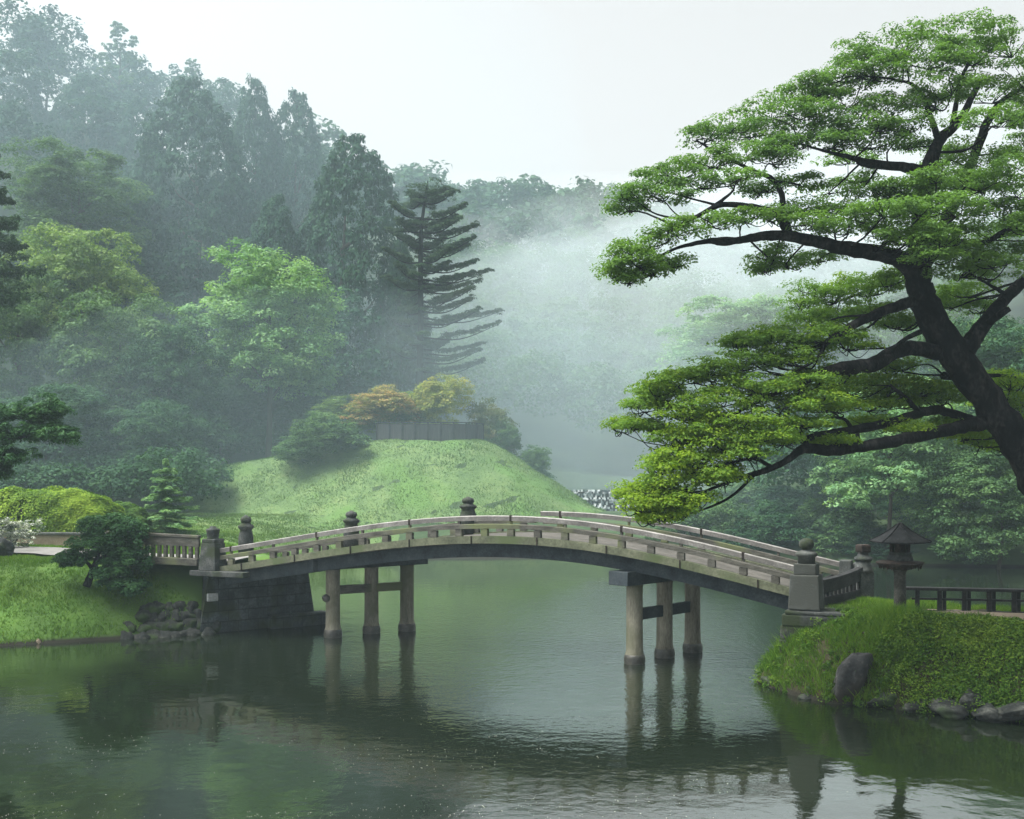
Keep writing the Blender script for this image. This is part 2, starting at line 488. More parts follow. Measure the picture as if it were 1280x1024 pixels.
M['cascade'] = rough_mat('falling_water', [(0.07, 0.09, 0.09), (0.15, 0.18, 0.18), (0.32, 0.35, 0.35)], scale=2.4, bump=0.6, fine=9.0, rough=0.35, stretch=(1.6, 1.6, 0.7), stops=[0.42, 0.54, 0.68])
M['petal'] = rough_mat('petal', [(0.2, 0.23, 0.17), (0.3, 0.32, 0.27), (0.42, 0.43, 0.38)], scale=1.0, bump=0.0)

for k_ in ('turf', 'bankside', 'earth'):
    wet_foot(M[k_])

FO = {}
FO['big'] = foliage_mat('leaf_big_tree', [(0.06, 0.128, 0.05), (0.10, 0.188, 0.055), (0.095, 0.185, 0.030), (0.165, 0.250, 0.022)], trans=0.42, nscale=0.5, mixn=0.18)
FO['cedar'] = foliage_mat('leaf_cedar', [(0.010, 0.038, 0.024), (0.018, 0.060, 0.034), (0.034, 0.088, 0.042)], trans=0.15, nscale=2.5)
FO['pine'] = foliage_mat('needle_pine', [(0.016, 0.040, 0.022), (0.028, 0.062, 0.032), (0.05, 0.095, 0.04)], trans=0.15, nscale=2.0)
FO['dark'] = foliage_mat('leaf_dark', [(0.014, 0.046, 0.024), (0.026, 0.074, 0.034), (0.05, 0.11, 0.045)], trans=0.22, nscale=2.5)
FO['mid'] = foliage_mat('leaf_mid', [(0.032, 0.075, 0.034), (0.058, 0.12, 0.048), (0.095, 0.17, 0.06)], trans=0.28, nscale=2.5)
FO['light'] = foliage_mat('leaf_light', [(0.08, 0.178, 0.088), (0.142, 0.268, 0.122), (0.245, 0.375, 0.175)], trans=0.32, nscale=2.5)
FO['yellow'] = foliage_mat('leaf_yellow_green', [(0.07, 0.135, 0.05), (0.125, 0.205, 0.068), (0.205, 0.285, 0.095)], trans=0.32, nscale=2.5)
FO['gold'] = foliage_mat('leaf_gold', [(0.12, 0.17, 0.05), (0.22, 0.25, 0.065), (0.32, 0.30, 0.09)], trans=0.3, nscale=2.5)
FO['orange'] = foliage_mat('leaf_orange', [(0.12, 0.17, 0.055), (0.24, 0.21, 0.08), (0.40, 0.25, 0.12)], trans=0.3, nscale=3.0)
FO['brown'] = foliage_mat('leaf_bronze', [(0.05, 0.085, 0.04), (0.09, 0.115, 0.05), (0.15, 0.13, 0.06)], trans=0.28, nscale=2.5)
FO['hedge'] = foliage_mat('leaf_bright_hedge', [(0.06, 0.125, 0.014), (0.12, 0.21, 0.02), (0.21, 0.31, 0.035)], trans=0.25, nscale=0.8)
FO['hedge2'] = foliage_mat('leaf_green_hedge', [(0.03, 0.075, 0.018), (0.055, 0.12, 0.026), (0.09, 0.17, 0.04)], trans=0.25, nscale=0.8)
FO['niwaki'] = foliage_mat('leaf_niwaki', [(0.013, 0.044, 0.016), (0.027, 0.080, 0.028), (0.06, 0.14, 0.045)], trans=0.18, nscale=1.2)
FO['white'] = foliage_mat('leaf_white_bloom', [(0.03, 0.06, 0.035), (0.08, 0.12, 0.08), (0.55, 0.58, 0.55), (0.78, 0.80, 0.78)], trans=0.2, nscale=1.0)
FO['grass'] = foliage_mat('grass_blade', [(0.035, 0.09, 0.012), (0.075, 0.155, 0.02), (0.14, 0.215, 0.03)], trans=0.35, nscale=0.5, mixn=0.3)
FO['moundgrass'] = foliage_mat('mound_grass', [(0.045, 0.092, 0.028), (0.08, 0.142, 0.043), (0.13, 0.19, 0.068)], trans=0.35, nscale=0.22, mixn=0.5)
FO['cover'] = foliage_mat('ground_cover_leaf', [(0.020, 0.058, 0.008), (0.045, 0.105, 0.012), (0.10, 0.17, 0.018), (0.16, 0.23, 0.03)], trans=0.3, nscale=0.9, mixn=0.3)

# ------------------------------------------------------------------ terrain
LAKE = np.array([(-90, -60), (-90, 27), (-40, 29.5), (-25, 31.2), (-14.7, 32.1), (-11.4, 33.6), (-9.6, 34.6), (-6.6, 37.0),
                 (-8.2, 41), (-10, 50), (-11, 57), (-8, 62.5), (-4, 64.5), (3, 65), (9, 63.5), (14, 62), (19, 60), (30, 58), (45, 54), (70, 46), (95, 40),
                 (95, 30), (60, 29.2), (20, 28.4), (13, 28.9), (11, 30.0), (9.6, 31.4), (8.0, 31.0), (6.9, 29.0), (6.05, 27.4), (5.85, 26.6), (6.2, 25.3), (6.85, 24.2),
                 (8.3, 23.5), (10.15, 22.4), (14, 20.8), (25, 15), (70, -60)], float)

def lake_sd(x, y):
    """signed distance to the shoreline: positive on land"""
    x = np.asarray(x, float); y = np.asarray(y, float)
    best = np.full(x.shape, 1e9)
    inside = np.zeros(x.shape, bool)
    n = len(LAKE)
    for i in range(n):
        ax, ay = LAKE[i]; bx, by = LAKE[(i+1) % n]
        dx, dy = bx-ax, by-ay
        t = np.clip(((x-ax)*dx + (y-ay)*dy)/(dx*dx+dy*dy), 0, 1)
        best = np.minimum(best, (x-ax-t*dx)**2 + (y-ay-t*dy)**2)
        c = ((ay > y) != (by > y)) & (x < (bx-ax)*(y-ay)/((by-ay) if by != ay else 1e-9) + ax)
        inside ^= c
    d = np.sqrt(best)
    return np.where(inside, -d, d)

def seg_dist(x, y, a, b):
    dx, dy = b[0]-a[0], b[1]-a[1]
    t = np.clip(((x-a[0])*dx + (y-a[1])*dy)/(dx*dx+dy*dy), 0, 1)
    return np.hypot(x-a[0]-t*dx, y-a[1]-t*dy)

def ground_h(x, y):
    x = np.asarray(x, float); y = np.asarray(y, float)
    s = lake_sd(x, y)
    left = sstep((-x - 2)/4) * sstep((60 - y)/8)
    right = sstep((x - 2)/3) * sstep((36 - y)/4)
    L = np.where(right > 0.5, np.clip(1.9 + 0.0*x, 1, 3), np.where(left > 0.5, np.interp(-x, [9, 11, 15], [1.2, 2.6, 4.8]), 9.0))
    H0 = 2.3 + (2.12-2.3)*left + (1.68-2.3)*right
    wob = 1 + 0.10*noise2(x, y, 0.9)
    prof = np.sin(np.clip(s/(L*wob), 0, 1)*np.pi/2)**0.85
    h = np.where(s > 0, H0*prof, np.maximum(-1.5, s*0.8))
    far = sstep((y-60)/8)*(1-right)
    h = h + np.where(s > 0, far*(2.2*sstep((y-79)/4)), 0)
    # the grassy mound
    r = seg_dist(x, y, (-20, 78.5), (-3.5, 77.2))
    u = np.maximum(r - 1.2, 0)
    hm = 7.15 - 0.69*(np.sqrt(u*u + 1.2) - 1.095) + 0.10*noise2(x, y, 0.5) - 0.17*np.maximum(-9.5 - x, 0)
    k = 0.6
    hm = np.where(s > 0, hm, -9)
    hs = np.maximum(h, hm) + np.where(np.abs(h-hm) < k, (k-np.abs(h-hm))**2/(4*k), 0)
    h = np.where(s > 0.0, np.minimum(hs, h + s*0.9), h)
    # upper pond basin behind the weir
    pond = 1 - sstep((np.hypot((x-8.5)/8.5, (y-92)/13.0) - 0.85)/0.3)
    h = np.where(y > 78.4, h*(1-pond) + np.minimum(h, 3.1)*pond, h)
    # hills
    hl = 46*sstep((-x + (y-80)*0.5 + 0)/95)*sstep((y-76)/60)
    hr = 26*sstep((x-16)/60)*sstep((y-64)/60)
    hf = np.maximum(y-112, 0)*0.40*np.exp(-np.maximum(x-10, 0)/150.0)*(1-0.35*sstep((y-300)/60))
    hf = np.minimum(hf, 52 + 3*noise2(x, y, 0.02) - 40*sstep((y-318)/40))
    return h + np.maximum(np.maximum(hl, hr), hf)

def gh(x, y):
    return float(ground_h(np.array([x]), np.array([y]))[0])

def grid_mesh(name, xs, ys, hfun):
    X, Y = np.meshgrid(xs, ys)
    Z = hfun(X, Y)
    V = np.stack([X, Y, Z], -1).reshape(-1, 3)
    nx, ny = len(xs), len(ys)
    i = np.arange(ny-1)[:, None]*nx
    j = np.arange(nx-1)[None, :]
    Fc = np.stack([i+j, i+j+1, i+nx+j+1, i+nx+j], -1).reshape(-1, 4)
    return np_mesh(name, V, Fc, smooth=True)

PATCH = {'left': (-42, -4.5, 28.5, 50), 'right': (4.5, 34, 14, 34)}
def coarse_h(x, y):
    h = ground_h(x, y)
    for (x0, x1, y0, y1) in PATCH.values():
        inn = np.minimum(np.minimum(x-x0, x1-x), np.minimum(y-y0, y1-y))
        h = h - 0.5*sstep((inn-0.5)/2)
    return h
def patch_h(key):
    x0, x1, y0, y1 = PATCH[key]
    def f(x, y):
        h = ground_h(x, y)
        s = lake_sd(x, y)
        h = h + np.where(s > -0.1, 0.05*noise2(x, y, 2.2) + 0.03*noise2(y, x, 5.0), 0)
        inn = np.minimum(np.minimum(x-x0, x1-x), np.minimum(y-y0, y1-y))
        return h - 0.7*(1-sstep(inn/0.6))
    return f

xs = np.concatenate([np.linspace(-410, -80, 40), np.arange(-78, -30, 1.5), np.arange(-30, 34, 0.6), np.arange(34, 80, 1.5), np.linspace(82, 410, 40)])
ys = np.concatenate([np.linspace(-60, 20, 12), np.arange(22, 60, 1.5), np.arange(60, 96, 0.6), np.arange(96, 160, 2), np.linspace(162, 480, 60)])
tag(link('ground', grid_mesh('ground', xs, ys, coarse_h), None, M['earth']), 'dark undergrowth covered ground rising into wooded hills', None, None, 'structure')
x0, x1, y0, y1 = PATCH['left']
tag(link('bank', grid_mesh('bank', np.arange(x0, x1, 0.25), np.arange(y0, y1, 0.25), patch_h('left')), None, M['turf']), 'grassy lake bank sloping to the water before the gravel path', None, None, 'structure')
x0, x1, y0, y1 = PATCH['right']
tag(link('bank', grid_mesh('bank', np.arange(x0, x1, 0.12), np.arange(y0, y1, 0.12), patch_h('right')), None, M['bankside']), 'overgrown bank of the small point under the stone lantern', None, None, 'structure')
# mound surface: its own finer sheet just above the ground
mx, my = np.arange(-40, 9, 0.4), np.arange(48, 90, 0.4)
def mound_h(x, y):
    r = seg_dist(x, y, (-20, 78.5), (-3.5, 77.2))
    edge = np.maximum(sstep((10.9 - r)/1.2), sstep((75-y)/4)*sstep((-5-x)/2))*sstep((86-y)/2)*sstep((x+39)/3)*sstep((y-48)/1)
    return ground_h(x, y) + 0.06*noise2(x, y, 1.7) + 0.05 - 0.9*(1-edge)
M['mound'] = rough_mat('mound_turf', [(0.045, 0.085, 0.028), (0.08, 0.135, 0.045), (0.13, 0.18, 0.065)], scale=0.5, bump=0.5, fine=6.0, moss=(0.07, 0.14, 0.032), bdist=0.1)
tag(link('hill', grid_mesh('hill', mx, my, mound_h), None, M['mound']), 'smooth grassy mound behind the bridge', None, None, 'structure')

def plane(name, x0, x1, y0, y1, z, mat):
    V = [(x0, y0, z), (x1, y0, z), (x1, y1, z), (x0, y1, z)]
    return link(name, np_mesh(name, V, [(0, 1, 2, 3)]), None, mat)
tag(plane('water', -400, 400, -58, 76, 0.0, M['water']), 'still dark green lake with ripples', None, None, 'structure')
tag(plane('water', 0.5, 18.5, 78.6, 108, 3.72, M['water']), 'upper pond behind the low weir', None, None, 'structure')

def strip(name, pts, width, mat, lift=0.05, label=None):
    P = catmull(np.array(pts, float), 10)
    T = np.gradient(P[:, :2], axis=0); T /= np.linalg.norm(T, axis=1)[:, None]
    Nn = np.stack([-T[:, 1], T[:, 0]], 1)
    rows = []
    for k in np.linspace(-0.5, 0.5, 9):
        w = width*k*(1 + 0.06*np.sin(np.arange(len(P))*1.3 + k*9))
        q = P.copy(); q[:, :2] += Nn*w[:, None]; q[:, 2] += lift - 0.05*(2*k)**2
        rows.append(q)
    A = np.stack(rows, 0)
    a, b = A.shape[:2]
    i = np.arange(a-1)[:, None]*b; j = np.arange(b-1)[None, :]
    Fc = np.stack([i+j, i+j+1, i+b+j+1, i+b+j], -1).reshape(-1, 4)
    return tag(link(name, np_mesh(name, A.reshape(-1, 3), Fc, smooth=True), None, mat), label, None, None, 'structure')
LPATH = [(-8.3, 35.6, 2.22), (-10.5, 36.2, 2.2), (-13, 37.2, 2.2), (-16, 39.3, 2.2), (-20, 41.2, 2.2), (-27, 43.5, 2.2), (-38, 46, 2.2)]
strip('path', LPATH, 2.4, M['path'], 0.08, 'pale gravel path leading to the bridge')
RPATH = [(9.7, 26.6, 1.66), (10.4, 26.05, 1.70), (11.6, 25.75, 1.68), (14, 25.3, 1.68), (20, 24.0, 1.68), (30, 21.5, 1.68)]
strip('path', RPATH, 1.5, M['dirt'], 0.06, 'brown dirt path along the low fence')

# ------------------------------------------------------------------ bridge
A0, B0 = np.array([-9.1, 34.4]), np.array([6.97, 26.8])
AX = B0 - A0
AXL = float(np.hypot(*AX)); AXD = AX/AXL
PERP = np.array([-AXD[1], AXD[0]])                   # away from the camera
BW = 3.0
_t = np.array([-0.02, 0.0524, 0.2437, 0.3697, 0.4562, 0.566, 0.645, 0.75, 0.84, 0.96, 1.02])
_z = np.array([2.02, 2.23, 2.745, 3.08, 3.21, 3.27, 3.209, 3.03, 2.76, 2.31, 2.08])
_pf = np.polyfit(_t, _z, 5)
def dz(t): return float(np.polyval(_pf, t))
def bp(t, off, up=0.0):
    p = A0 + AX*t + PERP*off
    return (float(p[0]), float(p[1]), dz(t) + up)
ang = math.atan2(AXD[1], AXD[0])

bridge = empty('arched_bridge', (float(A0[0]), float(A0[1]), 0), 0, 'long arched timber footbridge with pale rails on dark round piers across the lake', 'bridge')
BI = Matrix.Translation((-float(A0[0]), -float(A0[1]), 0))
def part(mb, name, mat, parent=bridge):
    o = mb.build(name, mat, parent)
    if parent is bridge:
        o.data.transform(BI)
    return o
def sub(mb, name, mat, parent):
    o = mb.build(name, mat, parent); o.data.transform(BI); return o

T = np.linspace(0.0, 1.0, 60)
part(MB().sweep([bp(t, 0.12, -0.10) for t in T], [(0, -0.12), (0, 0.06), (2.76, 0.06), (2.76, -0.12)]), 'deck', M['deckwood'])
for off in (0.0, BW):
    o0 = off - 0.10
    part(MB().sweep([bp(t, o0, 0.0) for t in np.linspace(-0.0, 1.0, 60)], [(0, -0.20), (0, 0.0), (0.2, 0.0), (0.2, -0.20)]), 'edge_beam', M['greenwood'])
for off in (0.22, 1.4, 2.55):
    part(MB().sweep([bp(t, off, -0.23) for t in np.linspace(0.01, 0.99, 50)], [(0, -0.36), (0, 0.0), (0.24, 0.0), (0.24, -0.36)]), 'girder', M['darkwood'])
for k in range(9):
    t = 0.06 + 0.11*k
    b = bp(t, -0.115, -0.10)
    part(MB().box(b, (0.028, 0.028, 0.212), rz=ang, bev=0.004), 'joint_strap', M['rust'])
# near railing
def railing(off, t0, t1, tops, name, post_step=0.0437, high=True):
    top, mid = tops
    rl = MB().sweep([bp(t, off-0.07, mid) for t in np.linspace(t0, t1, 60)], [(0, -0.13), (0, -0.015), (0.015, 0), (0.125, 0), (0.14, -0.015), (0.14, -0.13)])
    rail = part(rl, 'lower_rail', M['wood'])
    if high:
        tr = MB()
        prof = [(-0.05, -0.10), (-0.05, 0.02), (-0.03, 0.04), (0.03, 0.04), (0.05, 0.02), (0.05, -0.10)]
        tr.sweep([bp(t, off, top-0.045) for t in np.linspace(t0-0.005, t1+0.005, 70)], prof)
        trail = part(tr, 'handrail', M['railwood'])
    n = int(round((t1-t0)/post_step))
    for i in range(n):
        t = t0 + (t1-t0)*(i+0.5)/n
        b = bp(t, off, 0.0)
        h = mid-0.13
        part(MB().box((b[0], b[1], b[2]+h/2-0.002), (0.20, 0.13, h), rz=ang, bev=0.012, taper=0.96), 'rail_post', M['wood'])
        if high and i % 2 == 0:
            h2 = top-0.14-mid
            part(MB().box((b[0], b[1], b[2]+mid+h2/2-0.003), (0.07, 0.07, h2), rz=ang, bev=0.01), 'strut', M['wood'])
            if i % 4 == 0:
                part(MB().box((b[0], b[1], b[2]+top-0.072), (0.06, 0.118, 0.158), rz=ang, bev=0.006), 'rail_band', M['rust'])
railing(0.0, 0.012, 0.985, (0.56, 0.33), 'near')
railing(BW, 0.0, 0.53, (0.4, 0.36), 'far', high=False)
railing(BW, 0.545, 1.02, (0.58, 0.33), 'far', post_step=0.06)

# tall newel posts of the far railing
def newel(loc, h, w, name='newel_post', ball=True, mat='darkstone'):
    x, y, z = loc
    mb = MB().lathe((x, y, z), [(w*0.62, 0), (w*0.60, h*0.5), (w*0.5, h*0.62), (w*0.46, h*0.66), (w*0.62, h*0.72), (w*0.64, h*0.76), (w*0.40, h*0.80), (w*0.36, h*0.83)], seg=16)
    o = part(mb, name, M[mat])
    fb = MB().lathe((x, y, z), [(w*0.30, h*0.828), (w*0.42, h*0.85), (w*0.45, h*0.90), (w*0.38, h*0.95), (w*0.16, h*0.98), (w*0.08, h)], seg=14)
    sub(fb, 'finial', M[mat], o)
    return o
for t, hh in ((-0.07, 1.45), (0.1665, 1.22), (0.4034, 1.12)):
    p = A0 + AX*t + PERP*BW
    newel((float(p[0]), float(p[1]), (2.1 if t < 0 else dz(t)) - 0.05), hh + 0.05, 0.42)
# near left newel: a stocky tapered block with a neck and square cap
def near_left():
    p = A0 + AX*(-0.005) - PERP*0.02
    x, y, z = float(p[0]), float(p[1]), 1.98
    o = part(MB().box((x, y, z+0.42), (0.66, 0.60, 0.84), rz=ang, bev=0.03, taper=0.80).box((x, y, z+0.90), (0.50, 0.46, 0.13), rz=ang, bev=0.03), 'newel_post', M['darkstone'])
    sub(MB().lathe((x, y, z+0.95), [(0.20, 0), (0.17, 0.05), (0.18, 0.10), (0.20, 0.24), (0.215, 0.28), (0.21, 0.31), (0.10, 0.35), (0.09, 0.40)], seg=14), 'finial', M['darkstone'], o)
near_left()
# near right newel: pedestal, block, neck ring and ball
def near_right():
    p = A0 + AX*1.01 - PERP*0.02
    x, y, z = float(p[0])-0.10, float(p[1]), 1.74
    o = part(MB().box((x, y, z+0.41), (0.75, 0.70, 0.82), rz=ang, bev=0.03, taper=0.88), 'newel_post', M['stone'])
    sub(MB().box((x, y, z+0.948), (0.52, 0.50, 0.26), rz=ang, bev=0.025), 'upper_block', M['stone'], o)
    sub(MB().lathe((x, y, z+1.075), [(0.20, 0), (0.20, 0.16), (0.25, 0.18), (0.26, 0.22), (0.25, 0.26), (0.20, 0.29), (0.13, 0.31), (0.12, 0.335)], seg=20), 'neck_ring', M['stone'], o)
    sub(MB().lathe((x, y, z+1.40), [(0.09, 0), (0.155, 0.05), (0.18, 0.12), (0.175, 0.18), (0.14, 0.235), (0.08, 0.27), (0.02, 0.285)], seg=20), 'finial', M['darkstone'], o)
near_right()
# far right end post, low
p = A0 + AX*1.03 + PERP*BW
part(MB().box((float(p[0]), float(p[1]), 2.2), (0.34, 0.34, 1.0), rz=ang, bev=0.03, taper=0.9), 'newel_post', M['stone'])

# piers
def pier(cols, cap_a, cap_b, cap_z, brace, knob=False, cap_h=0.36):
    (ax_, ay_), (bx_, by_) = cap_a, cap_b
    part(MB().beam((ax_, ay_, cap_z), (bx_, by_, cap_z), 0.62, cap_h, bev=0.02), 'pier_cap', M['darkwood'])
    topz = cap_z - cap_h/2 + 0.004
    for i, (x, y) in enumerate(cols):
        c = part(MB().lathe((x, y, 0), [(0.25, -1.2), (0.25, 0.24), (0.225, 0.32), (0.215, 1.0), (0.215, topz-0.12), (0.23, topz)], seg=24), 'pier_column', M['column'])
        sub(MB().lathe((x, y, 0), [(0.27, -1.0), (0.272, 0.0), (0.285, 0.10), (0.268, 0.20), (0.255, 0.24)], seg=22), 'footing', M['wetstone'], c)
        if knob and i == 0:
            sub(MB().lathe((x-0.16, y-0.10, topz-1.02), [(0.04, 0), (0.13, 0.05), (0.16, 0.13), (0.14, 0.2), (0.05, 0.25)], seg=14), 'collar_knot', M['wetstone'], c)
    z0, bh = brace
    (x0_, y0_), (x1_, y1_) = cols[0], cols[-1]
    part(MB().beam((x0_, y0_, z0), (x1_, y1_, z0), 0.14, bh, bev=0.015), 'cross_brace', M['darkwood'] if not knob else M['wood'])
pier([(3.2, 29.25), (4.12, 30.25), (5.02, 31.15)], (2.72, 28.75), (5.45, 31.6), 2.26, (1.27, 0.30))
pier([(-5.42, 33.9), (-4.36, 34.75), (-3.31, 35.3)], (-6.05, 33.2), (-2.85, 35.75), 2.27, (1.42, 0.26), knob=True, cap_h=0.38)

# abutments: battered stone blocks on each shore
def quad_prism(bot, top, z0, z1, name, mat, parent, n=8, rg=None):
    bm = bmesh.new()
    rings = []
    for k in range(n+1):
        f = k/n
        ring = []
        for (bx_, by_), (tx_, ty_) in zip(bot, top):
            ring.append(bm.verts.new((bx_+(tx_-bx_)*f, by_+(ty_-by_)*f, z0+(z1-z0)*f)))
        rings.append(ring)
    m = len(bot)
    for a, b in zip(rings, rings[1:]):
        for i in range(m):
            bm.faces.new((a[i], a[(i+1) % m], b[(i+1) % m], b[i]))
    bm.faces.new(list(reversed(rings[0]))); bm.faces.new(rings[-1])
    bmesh.ops.recalc_face_normals(bm, faces=bm.faces)
    me = bpy.data.meshes.new(name); bm.to_mesh(me); bm.free()
    return link(name, me, parent, mat)
def edge_z(t): return dz(t) - 0.24
ab = empty('bridge_abutment', (-8, 36, 0), 0, 'dark coursed stone abutment under the rail end beside the grassy bank', 'abutment')
def rel(pts, o): return [(x-o.location.x, y-o.location.y) for x, y in pts]
def along(t, off):
    p = A0 + AX*t + PERP*off
    return (float(p[0]), float(p[1]))
bot = [(-9.75, 34.25), (-6.30, 37.0), (-7.2, 41.0), (-11.2, 38.6)]
top = [(-9.32, 34.50), (-6.72, 36.75), (-7.5, 40.6), (-11.0, 38.3)]
wl = quad_prism(rel(bot, ab), rel(top, ab), -1.2, 1.96, 'wall_block', M['masonry'], ab)
cb = MB()
ctop = [along(-0.04, -0.20), along(0.075, -0.20)]
cb.beam((ctop[0][0]-ab.location.x, ctop[0][1]-ab.location.y, 1.90), (ctop[1][0]-ab.location.x, ctop[1][1]-ab.location.y, 1.90), 0.34, 0.16, bev=0.02)
cb.build('coping_stone', M['darkstone'], ab)
pb = (-9.22, 34.47)
MB().box((pb[0]-ab.location.x, pb[1]-ab.location.y, 1.14), (0.34, 0.10, 0.24), rz=0.66, bev=0.02).build('pale_stone', M['palestone'], ab)
fb_ = [(-7.75, 35.72), (-6.12, 37.02)]
MB().beam((fb_[0][0]-ab.location.x, fb_[0][1]-ab.location.y, 0.12), (fb_[1][0]-ab.location.x, fb_[1][1]-ab.location.y, 0.10), 0.5, 0.62, bev=0.05).build('footing_course', M['masonry'], ab)
ab2 = empty('bridge_abutment', (6.8, 27.4, 0), 0, 'stacked dark stone abutment below the ball topped post on the overgrown point', 'abutment')
rg = rng_(77)
zz = -0.8
for k in range(9):
    hh = float(rg.uniform(0.24, 0.34))
    if zz + hh > 1.72: hh = 1.72 - zz
    back = 0.07*k
    c0 = A0 + AX*(0.957 + 0.0030*k) - PERP*(0.42)
    c1 = A0 + AX*1.06 - PERP*0.42
    mb = MB()
    L_ = float(np.hypot(*(c1-c0)))
    cc = (c0+c1)/2 + PERP*1.9
    mb.box((float(cc[0])-6.8 + float(rg.normal(0, .03)), float(cc[1])-27.4, zz+hh/2), (L_, 3.9, hh-0.004), rz=ang + float(rg.normal(0, .01)), bev=0.035)
    mb.build('stone_course', M['darkstone'], ab2)
    zz += hh
    if zz >= 1.7: break

# balustrade along the gravel path on the left
bl = empty('path_balustrade', (-9.5, 34.35, 2.1), 0, 'low weathered balustrade with square balusters between clipped pine and bridge post', 'balustrade')
a_, b_ = np.array([-0.12, 0.15]), np.array([-3.4, 1.35])
def bl_pt(f, z): q = a_ + (b_-a_)*f; return (float(q[0]), float(q[1]), z)
bang = math.atan2(*(b_-a_)[::-1])
MB().beam(bl_pt(0, 0.90), bl_pt(1, 0.98), 0.16, 0.09, bev=0.02).build('handrail', M['wood'], bl)
MB().beam(bl_pt(0, 0.72), bl_pt(1, 0.79), 0.10, 0.26, bev=0.01).build('rail_board', M['wood'], bl)
MB().beam(bl_pt(0, 0.12), bl_pt(1, 0.16), 0.30, 0.22, bev=0.02).build('plinth', M['wood'], bl)
for i in range(15):
    f = (i+0.4)/15
    q = bl_pt(f, 0)
    MB().box((q[0], q[1], 0.425 + 0.05*f), (0.11, 0.10, 0.40), rz=bang, bev=0.01).build('baluster', M['wood'], bl)

# wing fence with its gate post on the right
wf = empty('wing_fence', (7.3, 27.2, 1.7), 0, 'short dark picket fence between ball topped post and capped stone post', 'fence')
a_, b_ = np.array([0.15, 0.10]), np.array([1.72, 1.80])
def wf_pt(f, z): q = a_ + (b_-a_)*f; return (float(q[0]), float(q[1]), z)
wang = math.atan2(*(b_-a_)[::-1])
pts = [wf_pt(f, 0.62 + 0.18*f*f + 0.02) for f in np.linspace(0, 1, 10)]
MB().sweep(pts, [(-0.09, -0.06), (-0.09, 0.02), (0, 0.05), (0.09, 0.02), (0.09, -0.06)]).build('top_rail', M['blacktimber'], wf)
MB().sweep([(x, y, z-0.19) for x, y, z in pts], [(-0.04, -0.13), (-0.04, 0.13), (0.04, 0.13), (0.04, -0.13)]).build('rail_board', M['blacktimber'], wf)
MB().beam(wf_pt(0, 0.12), wf_pt(1, 0.16), 0.12, 0.2, bev=0.015).build('bottom_rail', M['blacktimber'], wf)
for i in range(11):
    f = (i+0.5)/11
    q = wf_pt(f, 0)
    MB().box((q[0], q[1], 0.33+0.07*f), (0.055, 0.05, 0.34+0.12*f), rz=wang, bev=0.006).build('picket', M['blacktimber'], wf)
gx, gy = 1.83, 1.92
gpst = MB().box((gx, gy, 0.30), (0.40, 0.40, 0.78), rz=0.3, bev=0.025).build('gate_post', M['stone'], wf)
MB().lathe((gx, gy, 0.685), [(0.27, 0), (0.235, 0.10), (0.20, 0.22), (0.19, 0.31)], seg=20).build('bell_neck', M['stone'], gpst)
MB().lathe((gx, gy, 0.993), [(0.22, 0), (0.235, 0.04), (0.22, 0.09), (0.15, 0.13), (0.13, 0.20), (0.14, 0.22)], seg=20).build('collar', M['darkstone'], gpst)
MB().box((gx, gy, 1.31), (0.30, 0.30, 0.21), rz=0.3, bev=0.05).build('cap_stone', M['rust'], gpst)
sw = MB().sweep([(gx-0.15-0.75*f, gy+0.05+0.5*f, 0.55) for f in np.linspace(0, 1, 6)], [(-0.05, -0.5), (-0.05, 0.0), (0.05, 0.0), (0.05, -0.5)])
for v in sw.bm.verts:
    if v.co.z > 0.3:
        f = (gx-0.15 - v.co.x)/0.75
        v.co.z = 0.98 - 0.5*min(max(f, 0), 1)**0.8
sw.build('wing_wall', M['stone'], wf)

# stone lantern
lx, ly = W(1125, 765, 25.5)[:2]
lz = 1.74
ln = empty('stone_lantern', (float(lx), float(ly), lz), 0.35, 'dark old lantern with a wide pointed roof on a round pillar at the grassy point', 'lantern')
MB().lathe((0, 0, -0.15), [(0.22, 0), (0.23, 0.18), (0.20, 0.26), (0.15, 0.29)], seg=16).build('base', M['rust'], ln)
MB().lathe((0, 0, 0.13), [(0.145, 0), (0.135, 0.1), (0.13, 0.8), (0.135, 0.86), (0.16, 0.88), (0.16, 0.905)], seg=20).build('pillar', M['lanternstone'], ln)
pl_ = MB()
rg = rng_(3)
for k in range(26):
    a = 2*math.pi*k/26
    pl_.lathe((0.45*math.cos(a), 0.45*math.sin(a), 1.10), [(0.012, -0.04*float(rg.uniform(0.3, 1.5))), (0.025, 0.07)], seg=6)
pl_.lathe((0, 0, 1.03), [(0.16, 0), (0.30, 0.03), (0.44, 0.085), (0.53, 0.15), (0.535, 0.175), (0.50, 0.19), (0.30, 0.215), (0.25, 0.22)], seg=12).build('platform', M['rust'], ln)
MB().box((0, 0, 1.31), (0.44, 0.44, 0.13), bev=0.03, taper=0.86).box((0, 0, 1.40), (0.36, 0.36, 0.07), bev=0.015).build('firebox_sill', M['darkstone'], ln)
fbx = MB()
for sx in (-1, 1):
    for sy in (-1, 1):
        fbx.box((sx*0.125, sy*0.125, 1.53), (0.07, 0.07, 0.20), bev=0.008)
fbx.box((0, 0, 1.53), (0.18, 0.18, 0.19), bev=0.01).box((0, 0, 1.645), (0.40, 0.40, 0.05), bev=0.01)
fbx.build('firebox', M['rust'], ln)
bm = bmesh.new()
seg = 6
prof = [(0.66, 1.655), (0.675, 1.685), (0.44, 1.80), (0.22, 1.94), (0.06, 2.075), (0.02, 2.10)]
rings = [[bm.verts.new((r*math.cos(2*math.pi*i/seg+0.3), r*math.sin(2*math.pi*i/seg+0.3), z)) for i in range(seg)] for r, z in prof]
for a, b in zip(rings, rings[1:]):
    for i in range(seg):
        bm.faces.new((a[i], a[(i+1) % seg], b[(i+1) % seg], b[i]))
